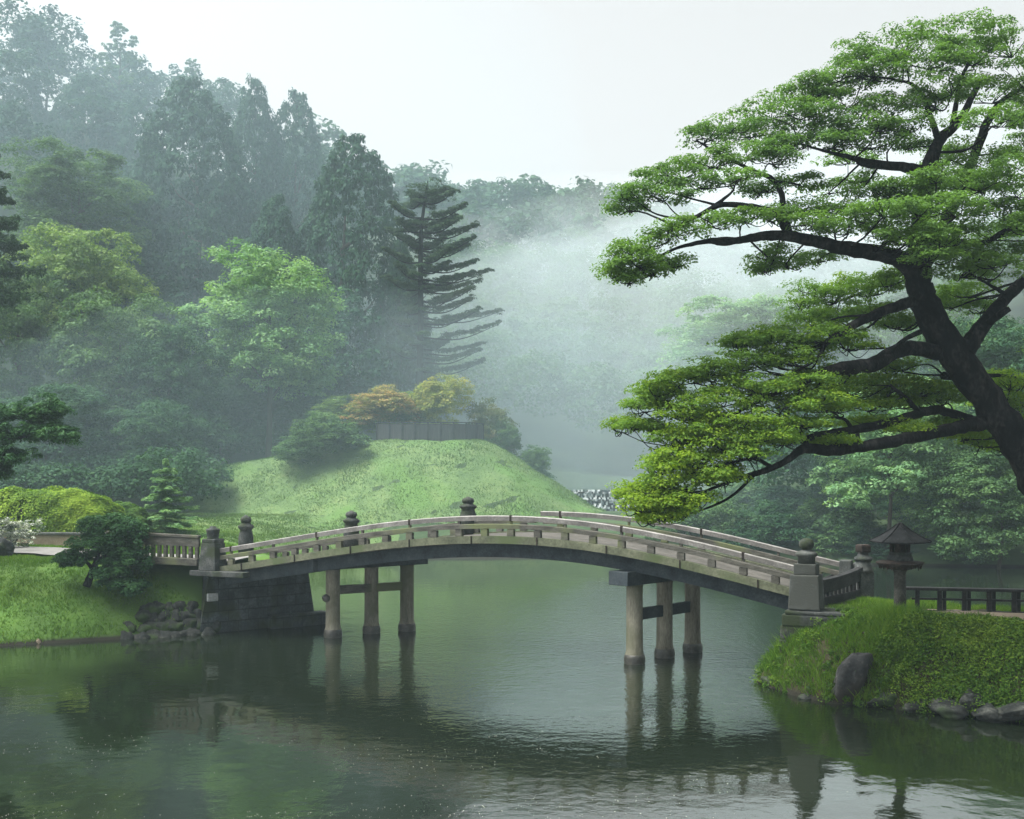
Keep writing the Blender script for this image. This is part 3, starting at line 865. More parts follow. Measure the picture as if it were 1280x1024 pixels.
bm.faces.new(list(reversed(rings[0]))); bm.faces.new(rings[-1])
me = bpy.data.meshes.new('roof'); bm.to_mesh(me); bm.free()
rf = link('roof', me, ln, M['rooftile'])
mb = MB()
for i in range(seg):
    a = 2*math.pi*i/seg+0.3
    pp = [(r*math.cos(a), r*math.sin(a), z) for r, z in prof[1:]]
    for u, v in zip(pp, pp[1:]):
        mb.beam(u, v, 0.035, 0.035, bev=0.006)
mb.build('ridge_rib', M['rooftile'], rf)

# low black fence along the dirt path
fx0, fx1 = 9.45, 14.2
lf = empty('low_fence', (fx0, 26.35, 1.62), 0, 'low black timber rail fence beside the dirt path at the water', 'fence')
fdir = np.array([1.0, -0.16]); fdir /= np.linalg.norm(fdir)
def lp(s, z): return (float(fdir[0]*s), float(fdir[1]*s), z)
Lf = fx1-fx0
fang = math.atan2(fdir[1], fdir[0])
MB().beam(lp(-0.35, 0.64), lp(Lf, 0.62), 0.22, 0.07, bev=0.015).build('top_rail', M['blacktimber'], lf)
MB().beam(lp(-0.05, 0.40), lp(Lf, 0.38), 0.05, 0.05, bev=0.008).build('middle_rail', M['blacktimber'], lf)
MB().beam(lp(-0.05, 0.11), lp(Lf, 0.10), 0.06, 0.06, bev=0.008).build('bottom_rail', M['blacktimber'], lf)
s_ = 0.08
rg = rng_(11)
while s_ < Lf - 0.1:
    for k, dx_ in enumerate((0.0, 0.15) if s_ > 0.3 else (0.0,)):
        q = lp(s_+dx_, 0)
        MB().box((q[0], q[1]+(0.12 if k else 0), 0.29), (0.10 if not k else 0.08, 0.09, 0.68), rz=fang, bev=0.01).build('fence_post', M['blacktimber'], lf)
    s_ += 0.50 if s_ < 0.3 else 0.55

# ------------------------------------------------------------------ rocks
def rock_mesh(name, size, seed, sub_=4, rough=0.3):
    bm = bmesh.new()
    bmesh.ops.create_icosphere(bm, subdivisions=sub_, radius=1.0)
    rg = rng_(seed)
    planes = [(Vector(v), float(rg.uniform(0.55, 0.9))) for v in unit(15, rg)]
    ph = rg.uniform(0, 6, 6)
    for v in bm.verts:
        c = v.co.normalized()
        rr = 1.0
        for nv, d in planes:
            k = c.dot(nv)
            if k > 0.2:
                rr = min(rr, d/k)
        rr += rough*0.25*(math.sin(c.x*5+ph[0])*math.sin(c.y*6+ph[1]) + 0.5*math.sin(c.z*11+ph[2]+c.x*7) + 0.25*math.sin(c.y*23+ph[3])*math.sin(c.z*19+ph[4]))
        v.co = Vector((c.x*rr*size[0], c.y*rr*size[1], c.z*rr*size[2]))
    for f in bm.faces: f.smooth = True
    me = bpy.data.meshes.new(name); bm.to_mesh(me); bm.free()
    return me
def rock(name, px, py, d, size, seed, label, mat='rock', rz=0.0, tilt=0.0, parent=None, z=None, group=None):
    o = link(name, rock_mesh(name, size, seed), parent, M[mat])
    p = W(px, py, d)
    o.location = (float(p[0]), float(p[1]), float(p[2]) if z is None else z)
    o.rotation_euler = (tilt, tilt*0.6, rz)
    if parent is None:
        tag(o, label, 'rock', group)
    return o
rock('boulder', 1066, 852, 24.25, (0.46, 0.36, 0.78), 4, 'tall rounded grey boulder standing upright at the waterline of the overgrown point', rz=0.5, tilt=0.22)
rock('shore_rock', 1050, 868, 24.2, (0.20, 0.2, 0.24), 5, 'small pale rock leaning against the foot of the tall grey boulder', rz=0.2)
rr_ = [(1108, 874, 23.9, (0.55, 0.35, 0.26), 'long flat dark rock in the water just right of the tall boulder'),
       (1148, 878, 23.5, (0.42, 0.35, 0.24), 'wide low dark rock, second right of the tall boulder'),
       (1186, 882, 23.1, (0.55, 0.4, 0.33), 'broad wet black rock below the dark shrubs, right of the low flat rocks'),
       (1214, 876, 22.9, (0.25, 0.3, 0.42), 'dark rock tipped up to a peak at the waterline'),
       (1236, 888, 22.6, (0.40, 0.35, 0.26), 'dull round rock just right of the peaked rock'),
       (1268, 886, 22.3, (0.50, 0.4, 0.28), 'brownish waterline rock nearest the frame edge on the overgrown point'),
       (1010, 868, 24.8, (0.26, 0.22, 0.14), 'dark rock half buried under hanging grass left of the tall boulder'),
       (962, 848, 26.3, (0.25, 0.25, 0.16), 'dark rock at the tip of the overgrown point')]
for i, (px, py, d, sz, lb) in enumerate(rr_):
    rock('shore_rock', px, py+4, d, (sz[0]*1.1, sz[1], sz[2]*0.85), 20+i, lb, mat='rubble', rz=i*0.7, tilt=0.1*((i % 3)-1), group='rocks along the waterline of the point')
# rubble wall at the corner of the left bank
rw = empty('rubble_wall', (-10.5, 34.0, 0), 0, 'rough wall of dark rubble stones between the grassy bank and stone abutment', 'wall')
rg = rng_(9)
k = 0
for row, (z_, n_) in enumerate(((-0.05, 8), (0.22, 8), (0.48, 7), (0.74, 5))):
    for i in range(n_):
        f = (i + 0.5 + 0.3*(row % 2))/8 + 0.12*(row > 1) + float(rg.normal(0, 0.015))
        x = -11.75 + 2.45*f; y = 33.62 + 1.05*f + 0.20*row
        o = link('stone', rock_mesh('stone', (0.34+0.12*float(rg.random()), 0.33, 0.27+0.07*float(rg.random())), 100+k, 3), rw, M['rubble'])
        o.location = (x+10.5, y-34.0, z_); o.rotation_euler = (0, 0, float(rg.uniform(0, 3)))
        k += 1
rock('boulder', 2, 686, 37.6, (0.42, 0.40, 0.36), 61, 'dark boulder on the grass edge below the white flowering shrub', mat='darkstone')
rock('shore_rock', 48, 802, 32.6, (0.09, 0.09, 0.10), 63, 'tiny brown stone at the foot of the grassy bank', mat='dirt')

# weir with cascade on the far side
wr = empty('stone_weir', (5.9, 78.2, 2.2), 0, 'low white cascading weir beyond the grassy mound', 'weir')
rg = rng_(31)
mb = MB()
for i in range(30):
    x = -3.6 + 7.4*i/29
    for r_ in range(3):
        mb.box((x+float(rg.normal(0, .05)), -0.35*(2-r_)+float(rg.normal(0, .08)), 0.15+0.5*r_), (0.34, 0.6, 0.5+float(rg.normal(0, .08))), rz=float(rg.normal(0, .2)), bev=0.09)
mb.build('stone_steps', M['rock'], wr)
V, Fq = [], []
nx, nz = 60, 12
for j in range(nz+1):
    f = j/nz
    for i in range(nx+1):
        x = -3.5 + 7.2*i/nx
        step = math.floor(f*3)/3
        y = -1.15 + 1.1*(0.75*step + 0.25*f) - 0.14*math.sin(i*1.9+2.2*math.sin(j*.9)) - 0.10*math.sin(i*4.3+1)
        V.append((x, y-0.12, 1.58*f - 0.02))
for j in range(nz):
    for i in range(nx):
        if rg.random() < 0.55:
            a = j*(nx+1)+i
            Fq.append((a, a+1, a+nx+2, a+nx+1))
link('cascade', np_mesh('cascade', V, Fq, smooth=True), wr, M['cascade'])

# fence on top of the mound
mf = empty('screen_fence', (-5.6, 75, 7.0), 0, 'dark panelled screen fence on the crown of the grassy mound', 'fence')
FP = []
for px, d in ((471, 76.6), (487, 76.3), (503, 76.1), (519, 76.0), (535, 76.0), (551, 76.0), (567, 76.1), (583, 76.4), (596, 77.2), (604, 78.6)):
    q = W(px, 552, d)
    FP.append((float(q[0])+5.6, float(q[1])-75, 0.03))
for i, (a, b) in enumerate(zip(FP, FP[1:])):
    pn = MB().beam((a[0], a[1], a[2]+0.66), (b[0], b[1], b[2]+0.66), 0.05, 1.16, bev=0.008)
    pn.build('screen_panel', M['bamboo'], mf)
mb = MB()
for a, b in zip(FP, FP[1:]):
    mb.beam((a[0], a[1], a[2]+1.33), (b[0], b[1], b[2]+1.33), 0.12, 0.07, bev=0.01)
mb.build('top_rail', M['darkwood'], mf)
for a in FP:
    MB().box((a[0], a[1], a[2]+0.66), (0.13, 0.13, 1.40), bev=0.01).build('fence_post', M['blacktimber'], mf)

# ------------------------------------------------------------------ vegetation builders
def tree_root(name, x, y, label, cat='tree', z=None, group=None):
    return empty(name, (float(x), float(y), gh(x, y) if z is None else z), 0, label, cat, group)

def crown_mesh(name, pads, k, frac, per, leaf, seed, zbias=0.3, flat=0.75, up=0.5, jit=0.5, aspect=0.5, low=-0.4):
    rg = rng_(seed)
    SCn, SR, PI = pads_to_clumps(pads, k, frac, rg, zbias)
    V, Fc, a = clump_leaves(SCn, SR, per, leaf, rg, flat, up, jit, aspect, low=low)
    return np_mesh(name, V, Fc, a)

# unit crowns: height 1, width 1, base at z = 0
def proto_broad(seed, n=17, spread=1.0, open_=0.0):
    rg = rng_(seed)
    pads = []
    for i in range(n):
        zc = 0.12 + 0.76*((i+0.5)/n) + rg.normal(0, 0.03)
        prof = math.sin(math.pi*min(max(0.08+0.86*zc, 0), 1))**0.6
        a = i*2.399 + rg.normal(0, 0.25)
        rr = 0.30*prof*spread*rg.uniform(0.75, 1.1)
        s = rg.uniform(0.16, 0.23)*(1-open_*0.4)
        pads.append((rr*math.cos(a), rr*math.sin(a), zc, s*1.15, s*1.15, s*0.62))
    pads.append((0, 0, 0.5, 0.2, 0.2, 0.26))
    return crown_mesh('crown', pads, 28, 0.40, 80, 0.0112, seed+1, flat=0.65, low=-0.25)
def proto_cedar(seed, n=1500, r0=0.47, p=0.8, q=1.5):
    """dense conical crown of small drooping boughs"""
    rg = rng_(seed)
    ph = rg.uniform(0, 6, 5)
    f = 1 - rg.uniform(0.0, 1.0, n)**0.62*0.985
    a = rg.uniform(0, 2*np.pi, n)
    prof = r0*(1 - f**q)**p + 0.012
    lump = 1 + 0.10*np.sin(3*a + ph[0] + 5*f) + 0.07*np.sin(7*a + ph[1] - 13*f) + 0.06*np.sin(23*f + ph[2] + 2*a)
    rr = prof*lump*rg.uniform(0.80, 1.03, n)
    C = np.stack([rr*np.cos(a), rr*np.sin(a), 0.02 + 0.96*f + rg.normal(0, .006, n)], 1)
    Rr = (0.046 - 0.014*f)*rg.uniform(0.7, 1.4, n)
    V, Fc, at = clump_leaves(C, Rr, 34, 0.0088, rg, flat=0.62, up=0.5, jit=0.4, aspect=0.7, out=0.8)
    return np_mesh('crown', V, Fc, at)
def proto_bush(seed, n=14):
    rg = rng_(seed)
    pads = []
    for i in range(n):
        d = unit(1, rg)[0]; d[2] = abs(d[2])
        pads.append((0.32*d[0], 0.32*d[1], 0.25+0.48*d[2], 0.2, 0.2, 0.22))
    pads.append((0, 0, 0.4, 0.3, 0.3, 0.3))
    return crown_mesh('foliage', pads, 24, 0.36, 60, 0.0145, seed+1)
def proto_open(seed):
    """airy upright pine crown: separate tufted pads with gaps"""
    rg = rng_(seed)
    pads = []
    n = 30
    for i in range(n):
        f = (i+0.5)/n
        rr = 0.46*(1-f**1.6)**0.7*rg.uniform(0.3, 1.05)
        a = i*2.399
        s = 0.088 - 0.015*f
        pads.append((rr*math.cos(a), rr*math.sin(a), 0.04+0.92*f, s*1.1, s*1.1, s*0.42))
    return crown_mesh('crown', pads, 12, 0.42, 44, 0.0105, seed+1, flat=0.7)
def proto_fir(seed, tiers=9, droop=0.10, r0=0.5):
    """layered fir: flat sprays of drooping branches with air between tiers"""
    rg = rng_(seed)
    C, Rr = [], []
    for i in range(tiers):
        f = i/(tiers-1)
        L = (r0*(1-f)**0.8 + 0.03)
        m = max(4, int(11*(1-f)+4))
        for j in range(m):
            a = 2*math.pi*j/m + i*0.9 + rg.normal(0, .18)
            Lj = L*rg.uniform(0.55, 1.12)
            zj = rg.normal(0, .016)
            for q in np.linspace(0.12, 1, 9):
                for sd in (-1, 0, 1):
                    w = 0.22*Lj*(q*(1.15-q))*1.8*sd
                    x = q*Lj*math.cos(a) - w*math.sin(a); y = q*Lj*math.sin(a) + w*math.cos(a)
                    z = 0.06 + 0.90*f - droop*q*L/r0 + 0.05*(q**3)*L/r0 + zj + rg.normal(0, .005) - 0.012*abs(sd)
                    C.append((x, y, z)); Rr.append(0.034*(1.25-0.6*q)*(0.6+0.8*(1-f)))
    V, Fc, at = clump_leaves(np.array(C), np.array(Rr), 18, 0.015, rg, flat=0.45, up=0.9, jit=0.45, aspect=0.34)
    return np_mesh('crown', V, Fc, at)
def proto_trunk(seed, lean=0.03):
    rg = rng_(seed)
    t = Tubes()
    P = [(0, 0, -0.06, 0.030), (lean*0.3, 0, 0.15, 0.023), (lean, 0.01, 0.5, 0.017), (lean*0.6, 0, 1.0, 0.006)]
    t.add(P, 8, 5, 0.05, rg)
    for i in range(7):
        z = 0.42 + 0.07*i
        a = i*2.4
        l = 0.20*rg.uniform(0.7, 1.2)
        t.add([(lean*0.9, 0, z, 0.010), (l*0.5*math.cos(a), l*0.5*math.sin(a), z+0.07, 0.007), (l*math.cos(a), l*math.sin(a), z+0.15, 0.003)], 6, 4)
    return t.mesh('trunk')

PC = {'broad': [proto_broad(1), proto_broad(12, 21, 1.08), proto_broad(23, 15, 0.95)],
      'cedar': [proto_cedar(3, 1500, 0.46, 0.72, 1.4), proto_cedar(33, 1600, 0.47, 0.62, 1.6)],
      'bush': [proto_bush(5), proto_bush(55, 18)],
      'open': [proto_open(7), proto_open(77)],
      'fir': [proto_fir(8), proto_fir(88, 11)]}
def proto_pole():
    t = Tubes()
    t.add([(0, 0, -0.06, 0.016), (0, 0, 0.5, 0.011), (0, 0, 1.25, 0.003)], 8, 5)
    return t.mesh('trunk')
PT = [proto_trunk(2), proto_trunk(22, 0.08), proto_pole()]
NAMES = {'broad': 'broadleaf_tree', 'cedar': 'cedar_tree', 'bush': 'shrub', 'open': 'pine_tree', 'fir': 'fir_tree'}
CATS = {'broad': 'tree', 'cedar': 'tree', 'bush': 'shrub', 'open': 'tree', 'fir': 'tree'}
for lst in list(PC.values()) + [PT]:
    for me in lst:
        me.materials.append(M['trunk'])
_cnt = 0
def plant(kind, px, ytop, ybot, wpx, d, mat, label, var=None, dep=1.0, group=None):
    """a tree or shrub standing d metres off whose crown spans the given photo rows and width"""
    global _cnt
    _cnt += 1
    c = W(px, ybot, d); zt = W(px, ytop, d)[2]; zb = c[2]
    w = wpx/F*d
    g = gh(c[0], c[1])
    if kind == 'bush':
        g = min(g, zb)
    root = empty(NAMES[kind], (float(c[0]), float(c[1]), g), 0, label, CATS[kind], group)
    lst = PC[kind]
    me = lst[(_cnt if var is None else var) % len(lst)]
    cr = link('foliage' if kind == 'bush' else 'crown', me, root)
    cr.location = (0, 0, zb - g)
    cr.rotation_euler = (0, 0, _cnt*1.7)
    k = {'broad': 1.02, 'cedar': 1.0, 'bush': 1.0, 'open': 1.0, 'fir': 1.0}[kind]
    cr.scale = (w*k, w*k*dep, (zt - zb)*1.0)
    cr.material_slots[0].link = 'OBJECT'
    cr.material_slots[0].material = FO[mat]
    if kind != 'bush':
        tk = link('trunk', PT[2] if kind == 'fir' else PT[_cnt % 2], root)
        H = (zb - g) + 0.72*(zt - zb)
        tk.scale = (H*0.75, H*0.75, H)
        tk.rotation_euler = (0, 0, _cnt*0.9)
    return root

# left hillside, from the skyline down
G_SK = 'tall trees on the left skyline'
plant('open', 57, 18, 122, 80, 134, 'mid', 'tallest airy pine at the skyline, first from the photo edge', 0)
plant('open', 150, 27, 140, 100, 131, 'mid', 'wide airy pine crown at the skyline beside the tallest pine', 1)
plant('open', 240, 72, 150, 62, 140, 'mid', 'small tufted pine top peeking above the dark cedar', 0)
plant('cedar', 30, 92, 360, 150, 126, 'cedar', 'blue green forest tree below the tallest airy pine')
plant('cedar', 105, 88, 350, 150, 124, 'cedar', 'blue green forest tree under the gap between the two airy pines')
plant('cedar', 172, 120, 380, 140, 122, 'cedar', 'hazy dark tree left of the broad dark cedar')
plant('cedar', 237, 93, 470, 210, 112, 'cedar', 'broad dark cedar behind the light green maple, widest on the hillside', 1)
plant('cedar', 318, 92, 430, 130, 119, 'cedar', 'pointed dark cedar rising behind the light green maple')
plant('cedar', 370, 108, 430, 125, 121, 'cedar', 'dark cedar with knobbly top on the falling skyline')
plant('cedar', 345, 240, 540, 150, 103, 'cedar', 'dark low cedar directly behind the light green maple')
plant('cedar', 441, 163, 545, 196, 104, 'cedar', 'large dark cedar next to the layered pine', 1)
plant('cedar', 500, 300, 540, 110, 101, 'cedar', 'shaded low cedar at the foot of the layered pine')
plant('broad', 95, 186, 345, 195, 100, 'mid', 'pale hazy broadleaf tree below the blue green forest trees', 0)
plant('broad', 100, 282, 490, 175, 90, 'yellow', 'yellow green feathery tree on the left hillside', 1)
plant('broad', 15, 320, 570, 190, 84, 'mid', 'dusky spreading tree cut by the photo edge', 2)
plant('broad', 150, 365, 575, 180, 82, 'mid', 'leaning mid green tree below the yellow green feathery tree', 0)
plant('broad', 218, 405, 575, 130, 80, 'dark', 'dull dark tree left of the light green maple', 1)
plant('broad', 60, 470, 640, 200, 74, 'dark', 'shaded tree behind the bright clipped hedge', 2)
plant('broad', 190, 500, 640, 150, 75, 'dark', 'shaded tree behind the small layered fir', 0)
plant('broad', 275, 470, 580, 120, 90, 'dark', 'gloomy low tree at the dark edge of the mound', 1)
plant('broad', 335, 430, 560, 150, 92, 'dark', 'dark thicket tree under the light green maple', 2)
plant('broad', 335, 314, 510, 192, 85, 'light', 'light green rounded maple glowing before dark cedars', 1)
plant('bush', 405, 512, 588, 130, 75.5, 'mid', 'round dark green shrub left of the screen fence on the mound')
plant('bush', 438, 490, 545, 100, 80, 'yellow', 'green gold shrub behind the round dark shrub')
plant('bush', 478, 478, 540, 105, 79, 'orange', 'orange tinted autumn shrub behind the screen fence')
plant('bush', 553, 458, 545, 90, 80, 'gold', 'tall yellow shrub behind the screen fence')
plant('bush', 512, 488, 540, 80, 81, 'yellow', 'yellow green shrub between the orange and the tall yellow shrub')
plant('bush', 612, 488, 580, 72, 81, 'brown', 'bronze green shrub at the end of the screen fence')
plant('bush', 628, 520, 585, 50, 80, 'mid', 'small green shrub under the bronze green shrub')
plant('bush', 667, 550, 605, 60, 79.5, 'mid', 'round clipped bush on the mound slope near the weir')
plant('bush', 650, 575, 620, 90, 84, 'dark', 'dark low shrub behind the round clipped bush')
# right-hand shore
plant('broad', 908, 362, 520, 175, 104, 'light', 'pale rounded tree in mist behind the big tree', 2)
plant('broad', 985, 385, 560, 150, 101, 'mid', 'misty tree right of the pale rounded tree', 1)
plant('broad', 1110, 470, 660, 200, 61, 'light', 'drooping feathery tree behind the stone lantern', 0)
plant('broad', 1245, 545, 712, 190, 57.5, 'mid', 'dark tree overhanging the far water beyond the low fence', 1)
plant('broad', 1160, 600, 700, 110, 66, 'dark', 'shaded tree between the drooping tree and the dark overhanging tree', 2)
plant('broad', 1285, 375, 640, 210, 66, 'dark', 'tall dusky tree behind the big trunk', 2)
plant('broad', 1205, 390, 590, 160, 74, 'mid', 'hazy tree seen through the fork of the big trunk', 0)
plant('broad', 1070, 545, 660, 150, 78, 'mid', 'misty tree behind the drooping feathery tree', 1)
plant('bush', 890, 612, 700, 120, 66, 'mid', 'leafy shore shrub above the far handrail, left of its row')
plant('bush', 968, 622, 708, 130, 64, 'dark', 'dull green shore shrub behind the ball topped post')
plant('bush', 1040, 612, 708, 120, 63.5, 'mid', 'shore shrub just left of the lantern roof')
plant('bush', 930, 585, 680, 120, 75, 'mid', 'hazy shrub rising behind the leafy shore shrubs')
plant('bush', 1005, 585, 680, 140, 72, 'dark', 'hazy dark shrub below the hanging branch tips of the big tree')
plant('bush', 845, 630, 690, 80, 67, 'mid', 'small shore shrub under the big tree lowest leaves')
plant('bush', 1088, 645, 712, 100, 62, 'dark', 'low shore shrub behind the capped stone post')
plant('bush', 800, 600, 680, 90, 80, 'mid', 'shrub beside the white cascading weir')
# layered conifers
plant('fir', -28, 108, 370, 165, 58, 'pine', 'dark layered fir reaching in from the photo edge, high on the left', 0)
plant('fir', 207, 572, 690, 118, 50, 'light', 'small pale green layered fir behind the path balustrade', 1)

# the tall layered pine with long upswept branches
def tall_pine():
    d = 97.0
    base = W(528, 520, d)
    root = tree_root('layered_pine', base[0], base[1], 'tall layered pine with long branches swept to one side above the valley', 'tree')
    ox, oy, oz = root.location
    rg = rng_(41)
    tr = Tubes()
    tp = [(521, 540, 0.36), (525, 450, 0.30), (526, 380, 0.25), (526, 300, 0.19), (531, 250, 0.11), (535, 226, 0.05)]
    P = []
    for px, py, r in tp:
        q = W(px, py, d); P.append((q[0]-ox, q[1]-oy, q[2]-oz, r))
    P.insert(0, (P[0][0], P[0][1], -0.5, 0.42))
    tr.add(P, 10, 6, 0.04, rg)
    tips = [(510, 236, 518), (560, 235, 540), (568, 243, 548), (500, 243, 520), (583, 262, 540), (492, 262, 515), (570, 272, 540), (596, 284, 548), (575, 280, 540), (500, 280, 510), (592, 302, 545), (585, 308, 540),
            (594, 325, 550), (590, 342, 545), (505, 300, 512), (612, 336, 560), (600, 352, 556), (592, 365, 550), (590, 378, 548), (500, 340, 510), (626, 383, 570), (624, 408, 572), (600, 392, 560), (570, 372, 545), (548, 420, 540),
            (602, 428, 565), (600, 440, 560), (604, 452, 566), (560, 425, 540), (498, 380, 510), (500, 420, 512), (560, 330, 540), (555, 300, 540), (560, 350, 545), (488, 292, 512), (484, 318, 510), (486, 352, 510), (478, 392, 508), (488, 436, 510), (494, 270, 515), (575, 395, 545), (566, 318, 540)]
    C, Rr = [], []
    for i, (px, py, pm) in enumerate(tips):
        dd = rg.normal(0, 2.2)
        a = W(526, py + 9 + abs(px-526)*0.05, d)
        b = W(px, py, d); b[1] += dd
        mid = a*0.5 + b*0.5 + np.array([0, 0, -0.30 - 0.06*abs(px-526)*d/F])
        tr.add([(a[0]-ox, a[1]-oy, a[2]-oz, 0.09), (mid[0]-ox, mid[1]-oy, mid[2]-oz, 0.055), (b[0]-ox, b[1]-oy, b[2]-oz, 0.02)], 6, 5)
        for f in np.linspace(0.30, 1.0, 16):
            q = (1-f)**2*a + 2*f*(1-f)*mid + f*f*b
            for sd in (-1, -0.4, 0.4, 1):
                w = 1.1*(1.12-f)*f**0.4*sd
                C.append((q[0]-ox + rg.normal(0, .12), q[1]-oy + w + rg.normal(0, .15), q[2]-oz + 0.12 + rg.normal(0, .07)))
                Rr.append(0.36*(1.15-0.5*f)*rg.uniform(0.7, 1.2))
        # mirrored, shorter branch behind and before the trunk
        for sg in ((-1, 1) if i % 3 == 0 else (1,)):
            ln_ = abs(b[0]-a[0])*0.6
            e = a + np.array([rg.normal(0, 0.8), sg*ln_, -0.2])
            tr.add([(a[0]-ox, a[1]-oy, a[2]-oz, 0.07), (e[0]-ox, e[1]-oy, e[2]-oz, 0.02)], 5, 4)
            for f in np.linspace(0.3, 1.0, 6):
                q = a + (e-a)*f
                for sd in (-1, 1):
                    C.append((q[0]-ox + 0.7*(1.1-f)*sd, q[1]-oy, q[2]-oz + 0.12)); Rr.append(0.34*rg.uniform(0.7, 1.2))
    top = W(535, 238, d)
    for k in range(40):
        C.append((top[0]-ox + rg.normal(0, 0.9), top[1]-oy + rg.normal(0, 0.9), top[2]-oz + rg.normal(0, 0.45))); Rr.append(0.4)
    tr.build('trunk', M['bark'], root)
    V, Fc, at = clump_leaves(np.array(C), np.array(Rr)*1.15, 26, 0.13, rg, flat=0.45, up=0.6, jit=0.6, aspect=0.3)
    link('crown', np_mesh('crown', V, Fc, at), root, FO['pine'])
tall_pine()

# pine branch hanging in from the left
def near_pine():
    d = 33.5
    rx, ry = -21.5, 37.0
    root = tree_root('garden_pine', rx, ry, 'dark garden pine whose branch hangs in at the edge over the bright hedge', 'tree')
    ox, oy, oz = root.location
    rg = rng_(43)
    tr = Tubes()
    tr.add([(0, 0, -0.4, 0.32), (0.2, -0.1, 2.0, 0.26), (0.1, -0.5, 4.0, 0.22), (-0.3, -0.4, 6.2, 0.15), (-0.4, -0.3, 8.0, 0.06)], 10, 6, 0.05, rg)
    C, Rr = [], []
    def limb(pts, spread, n=18):
        Q = catmull(np.array(pts, float), 6)
        tr.add([(q[0], q[1], q[2], 0.09*(1-0.85*i/(len(pts)-1))) for i, q in enumerate(pts)], 7, 6, 0.04, rg)
        for q in Q[len(Q)//4:]:
            for _ in range(n):
                C.append(q[:3] + rg.normal(0, 1, 3)*np.array([0.5*spread, 0.5*spread, 0.13]) + np.array([0, 0, 0.10])); Rr.append(rg.uniform(0.13, 0.24))
    def loc(px, py, dd): q = W(px, py, dd); return (q[0]-ox, q[1]-oy, q[2]-oz)
    limb([(0.1, -0.5, 4.1), loc(-90, 500, 34.5), loc(-30, 520, 34), loc(35, 522, 33.6), loc(68, 515, 33.5)], 0.45, 14)
    limb([(0.1, -0.5, 4.0), loc(-80, 530, 34), loc(-10, 548, 33.5), loc(50, 545, 33.2), loc(82, 550, 33)], 0.42, 15)
    limb([(0.1, -0.4, 3.8), loc(-80, 560, 34), loc(-20, 572, 33.4), loc(20, 575, 33.2)], 0.45, 16)
    limb([(0.1, -0.4, 3.7), loc(-60, 580, 34), loc(-10, 588, 33.8), loc(5, 592, 33.8)], 0.25, 12)
    for k in range(7):
        a = k*0.9+1.2; z = 4.4 + 0.5*k
        limb([(0, -0.4, z), (1.4*math.cos(a), 1.4*math.sin(a), z+0.1), (2.4*math.cos(a)*(1-k*.08), 2.4*math.sin(a)*(1-k*.08), z+0.15)], 0.6, 14)
    tr.build('trunk', M['bark'], root)
    V, Fc, at = clump_leaves(np.array(C), np.array(Rr), 60, 0.065, rg, flat=0.7, up=0.6, jit=0.6, aspect=0.28)
    link('crown', np_mesh('crown', V, Fc, at), root, FO['niwaki'])
near_pine()

# clipped hedges and garden shrubs on the left bank
def hedge(name, cx, cy, z0, size, rz, mat, seed, label, n, leaf, cat='hedge'):
    root = empty(name, (cx, cy, z0), rz, label, cat)
    rg = rng_(seed)
    D = unit(n, rg)
    D[:, 2] = np.abs(D[:, 2])
    q = np.sign(D)*np.abs(D)**0.62
    q /= (np.abs(q)**3.0).sum(1)[:, None]**(1/3.0)
    bump = 1 + 0.04*np.sin(q[:, 0]*7+seed)*np.sin(q[:, 1]*6) + 0.03*np.sin(q[:, 0]*17)*np.cos(q[:, 2]*13)
    P = q*np.array(size)*bump[:, None]*rg.uniform(0.92, 1.02, (n, 1))
    N = q*0.8 + np.array([0, 0, 0.45]) + unit(n, rg)*0.5
    V, Fc = leaf_quads(P, N, leaf*rg.uniform(0.6, 1.4, n), rg, 0.5)
    v = np.clip(0.5 + 0.3*np.sin(P[:, 0]*1.7 + P[:, 1]*2.3) + rg.normal(0, 0.22, n), 0, 1)
    link('foliage', np_mesh('foliage', V, Fc, np.repeat(v, 4)), root, FO[mat])
    t = Tubes()
    for k in range(5):
        a = k*1.3
        t.add([(0.3*size[0]*math.cos(a), 0.3*size[1]*math.sin(a), -0.15, 0.06), (0.35*size[0]*math.cos(a), 0.35*size[1]*math.sin(a), 0.5*size[2], 0.04), (0.5*size[0]*math.cos(a), 0.5*size[1]*math.sin(a), 0.8*size[2], 0.02)], 6, 4)
    t.build('stem', M['trunk'], root)
    return root
hc = W(42, 672, 44.5)
hedge('clipped_hedge', float(hc[0]), 45.2, 2.45, (3.4, 1.5, 1.85), -0.16, 'hedge', 51, 'bright yellow green clipped hedge on the low brown wall', 60000, 0.055)
hc = W(136, 655, 48)
hedge('clipped_hedge', float(hc[0]), 48.5, 2.1, (1.55, 1.2, 1.55), 0.0, 'hedge2', 52, 'rounded mid green hedge right of the bright hedge', 26000, 0.055)
hc = W(12, 676, 40.5)
def flowering():
    root = empty('flowering_shrub', (float(hc[0]), 40.6, 2.15), 0, 'shrub covered in small white flowers at the path edge', 'shrub')
    rg = rng_(53)
    pads = [(rg.normal(0, .45), rg.normal(0, .35), 0.55+rg.normal(0, .2), 0.42, 0.42, 0.34) for _ in range(10)]
    SCn, SR, PI = pads_to_clumps(pads, 24, 0.3, rg)
    V, Fc, a = clump_leaves(SCn, SR, 26, 0.04, rg)
    link('foliage', np_mesh('foliage', V, Fc, a), root, FO['white'])
    t = Tubes()
    for k in range(6):
        t.add([(0.05*k-.1, 0, -0.1, 0.03), (0.3*math.cos(k), 0.3*math.sin(k), 0.5, 0.015)], 5, 3)
    t.build('stem', M['trunk'], root)
flowering()
lw = empty('low_wall', (-17.3, 43.4, 2.1), -0.16, 'low brown retaining wall under the bright clipped hedge', 'wall')
MB().box((0, 0, 0.2), (7.0, 0.4, 0.55), bev=0.03).build('wall_body', M['dirt'], lw)
MB().box((0, 0, 0.515), (7.1, 0.5, 0.08), bev=0.02).build('coping', M['stone'], lw)

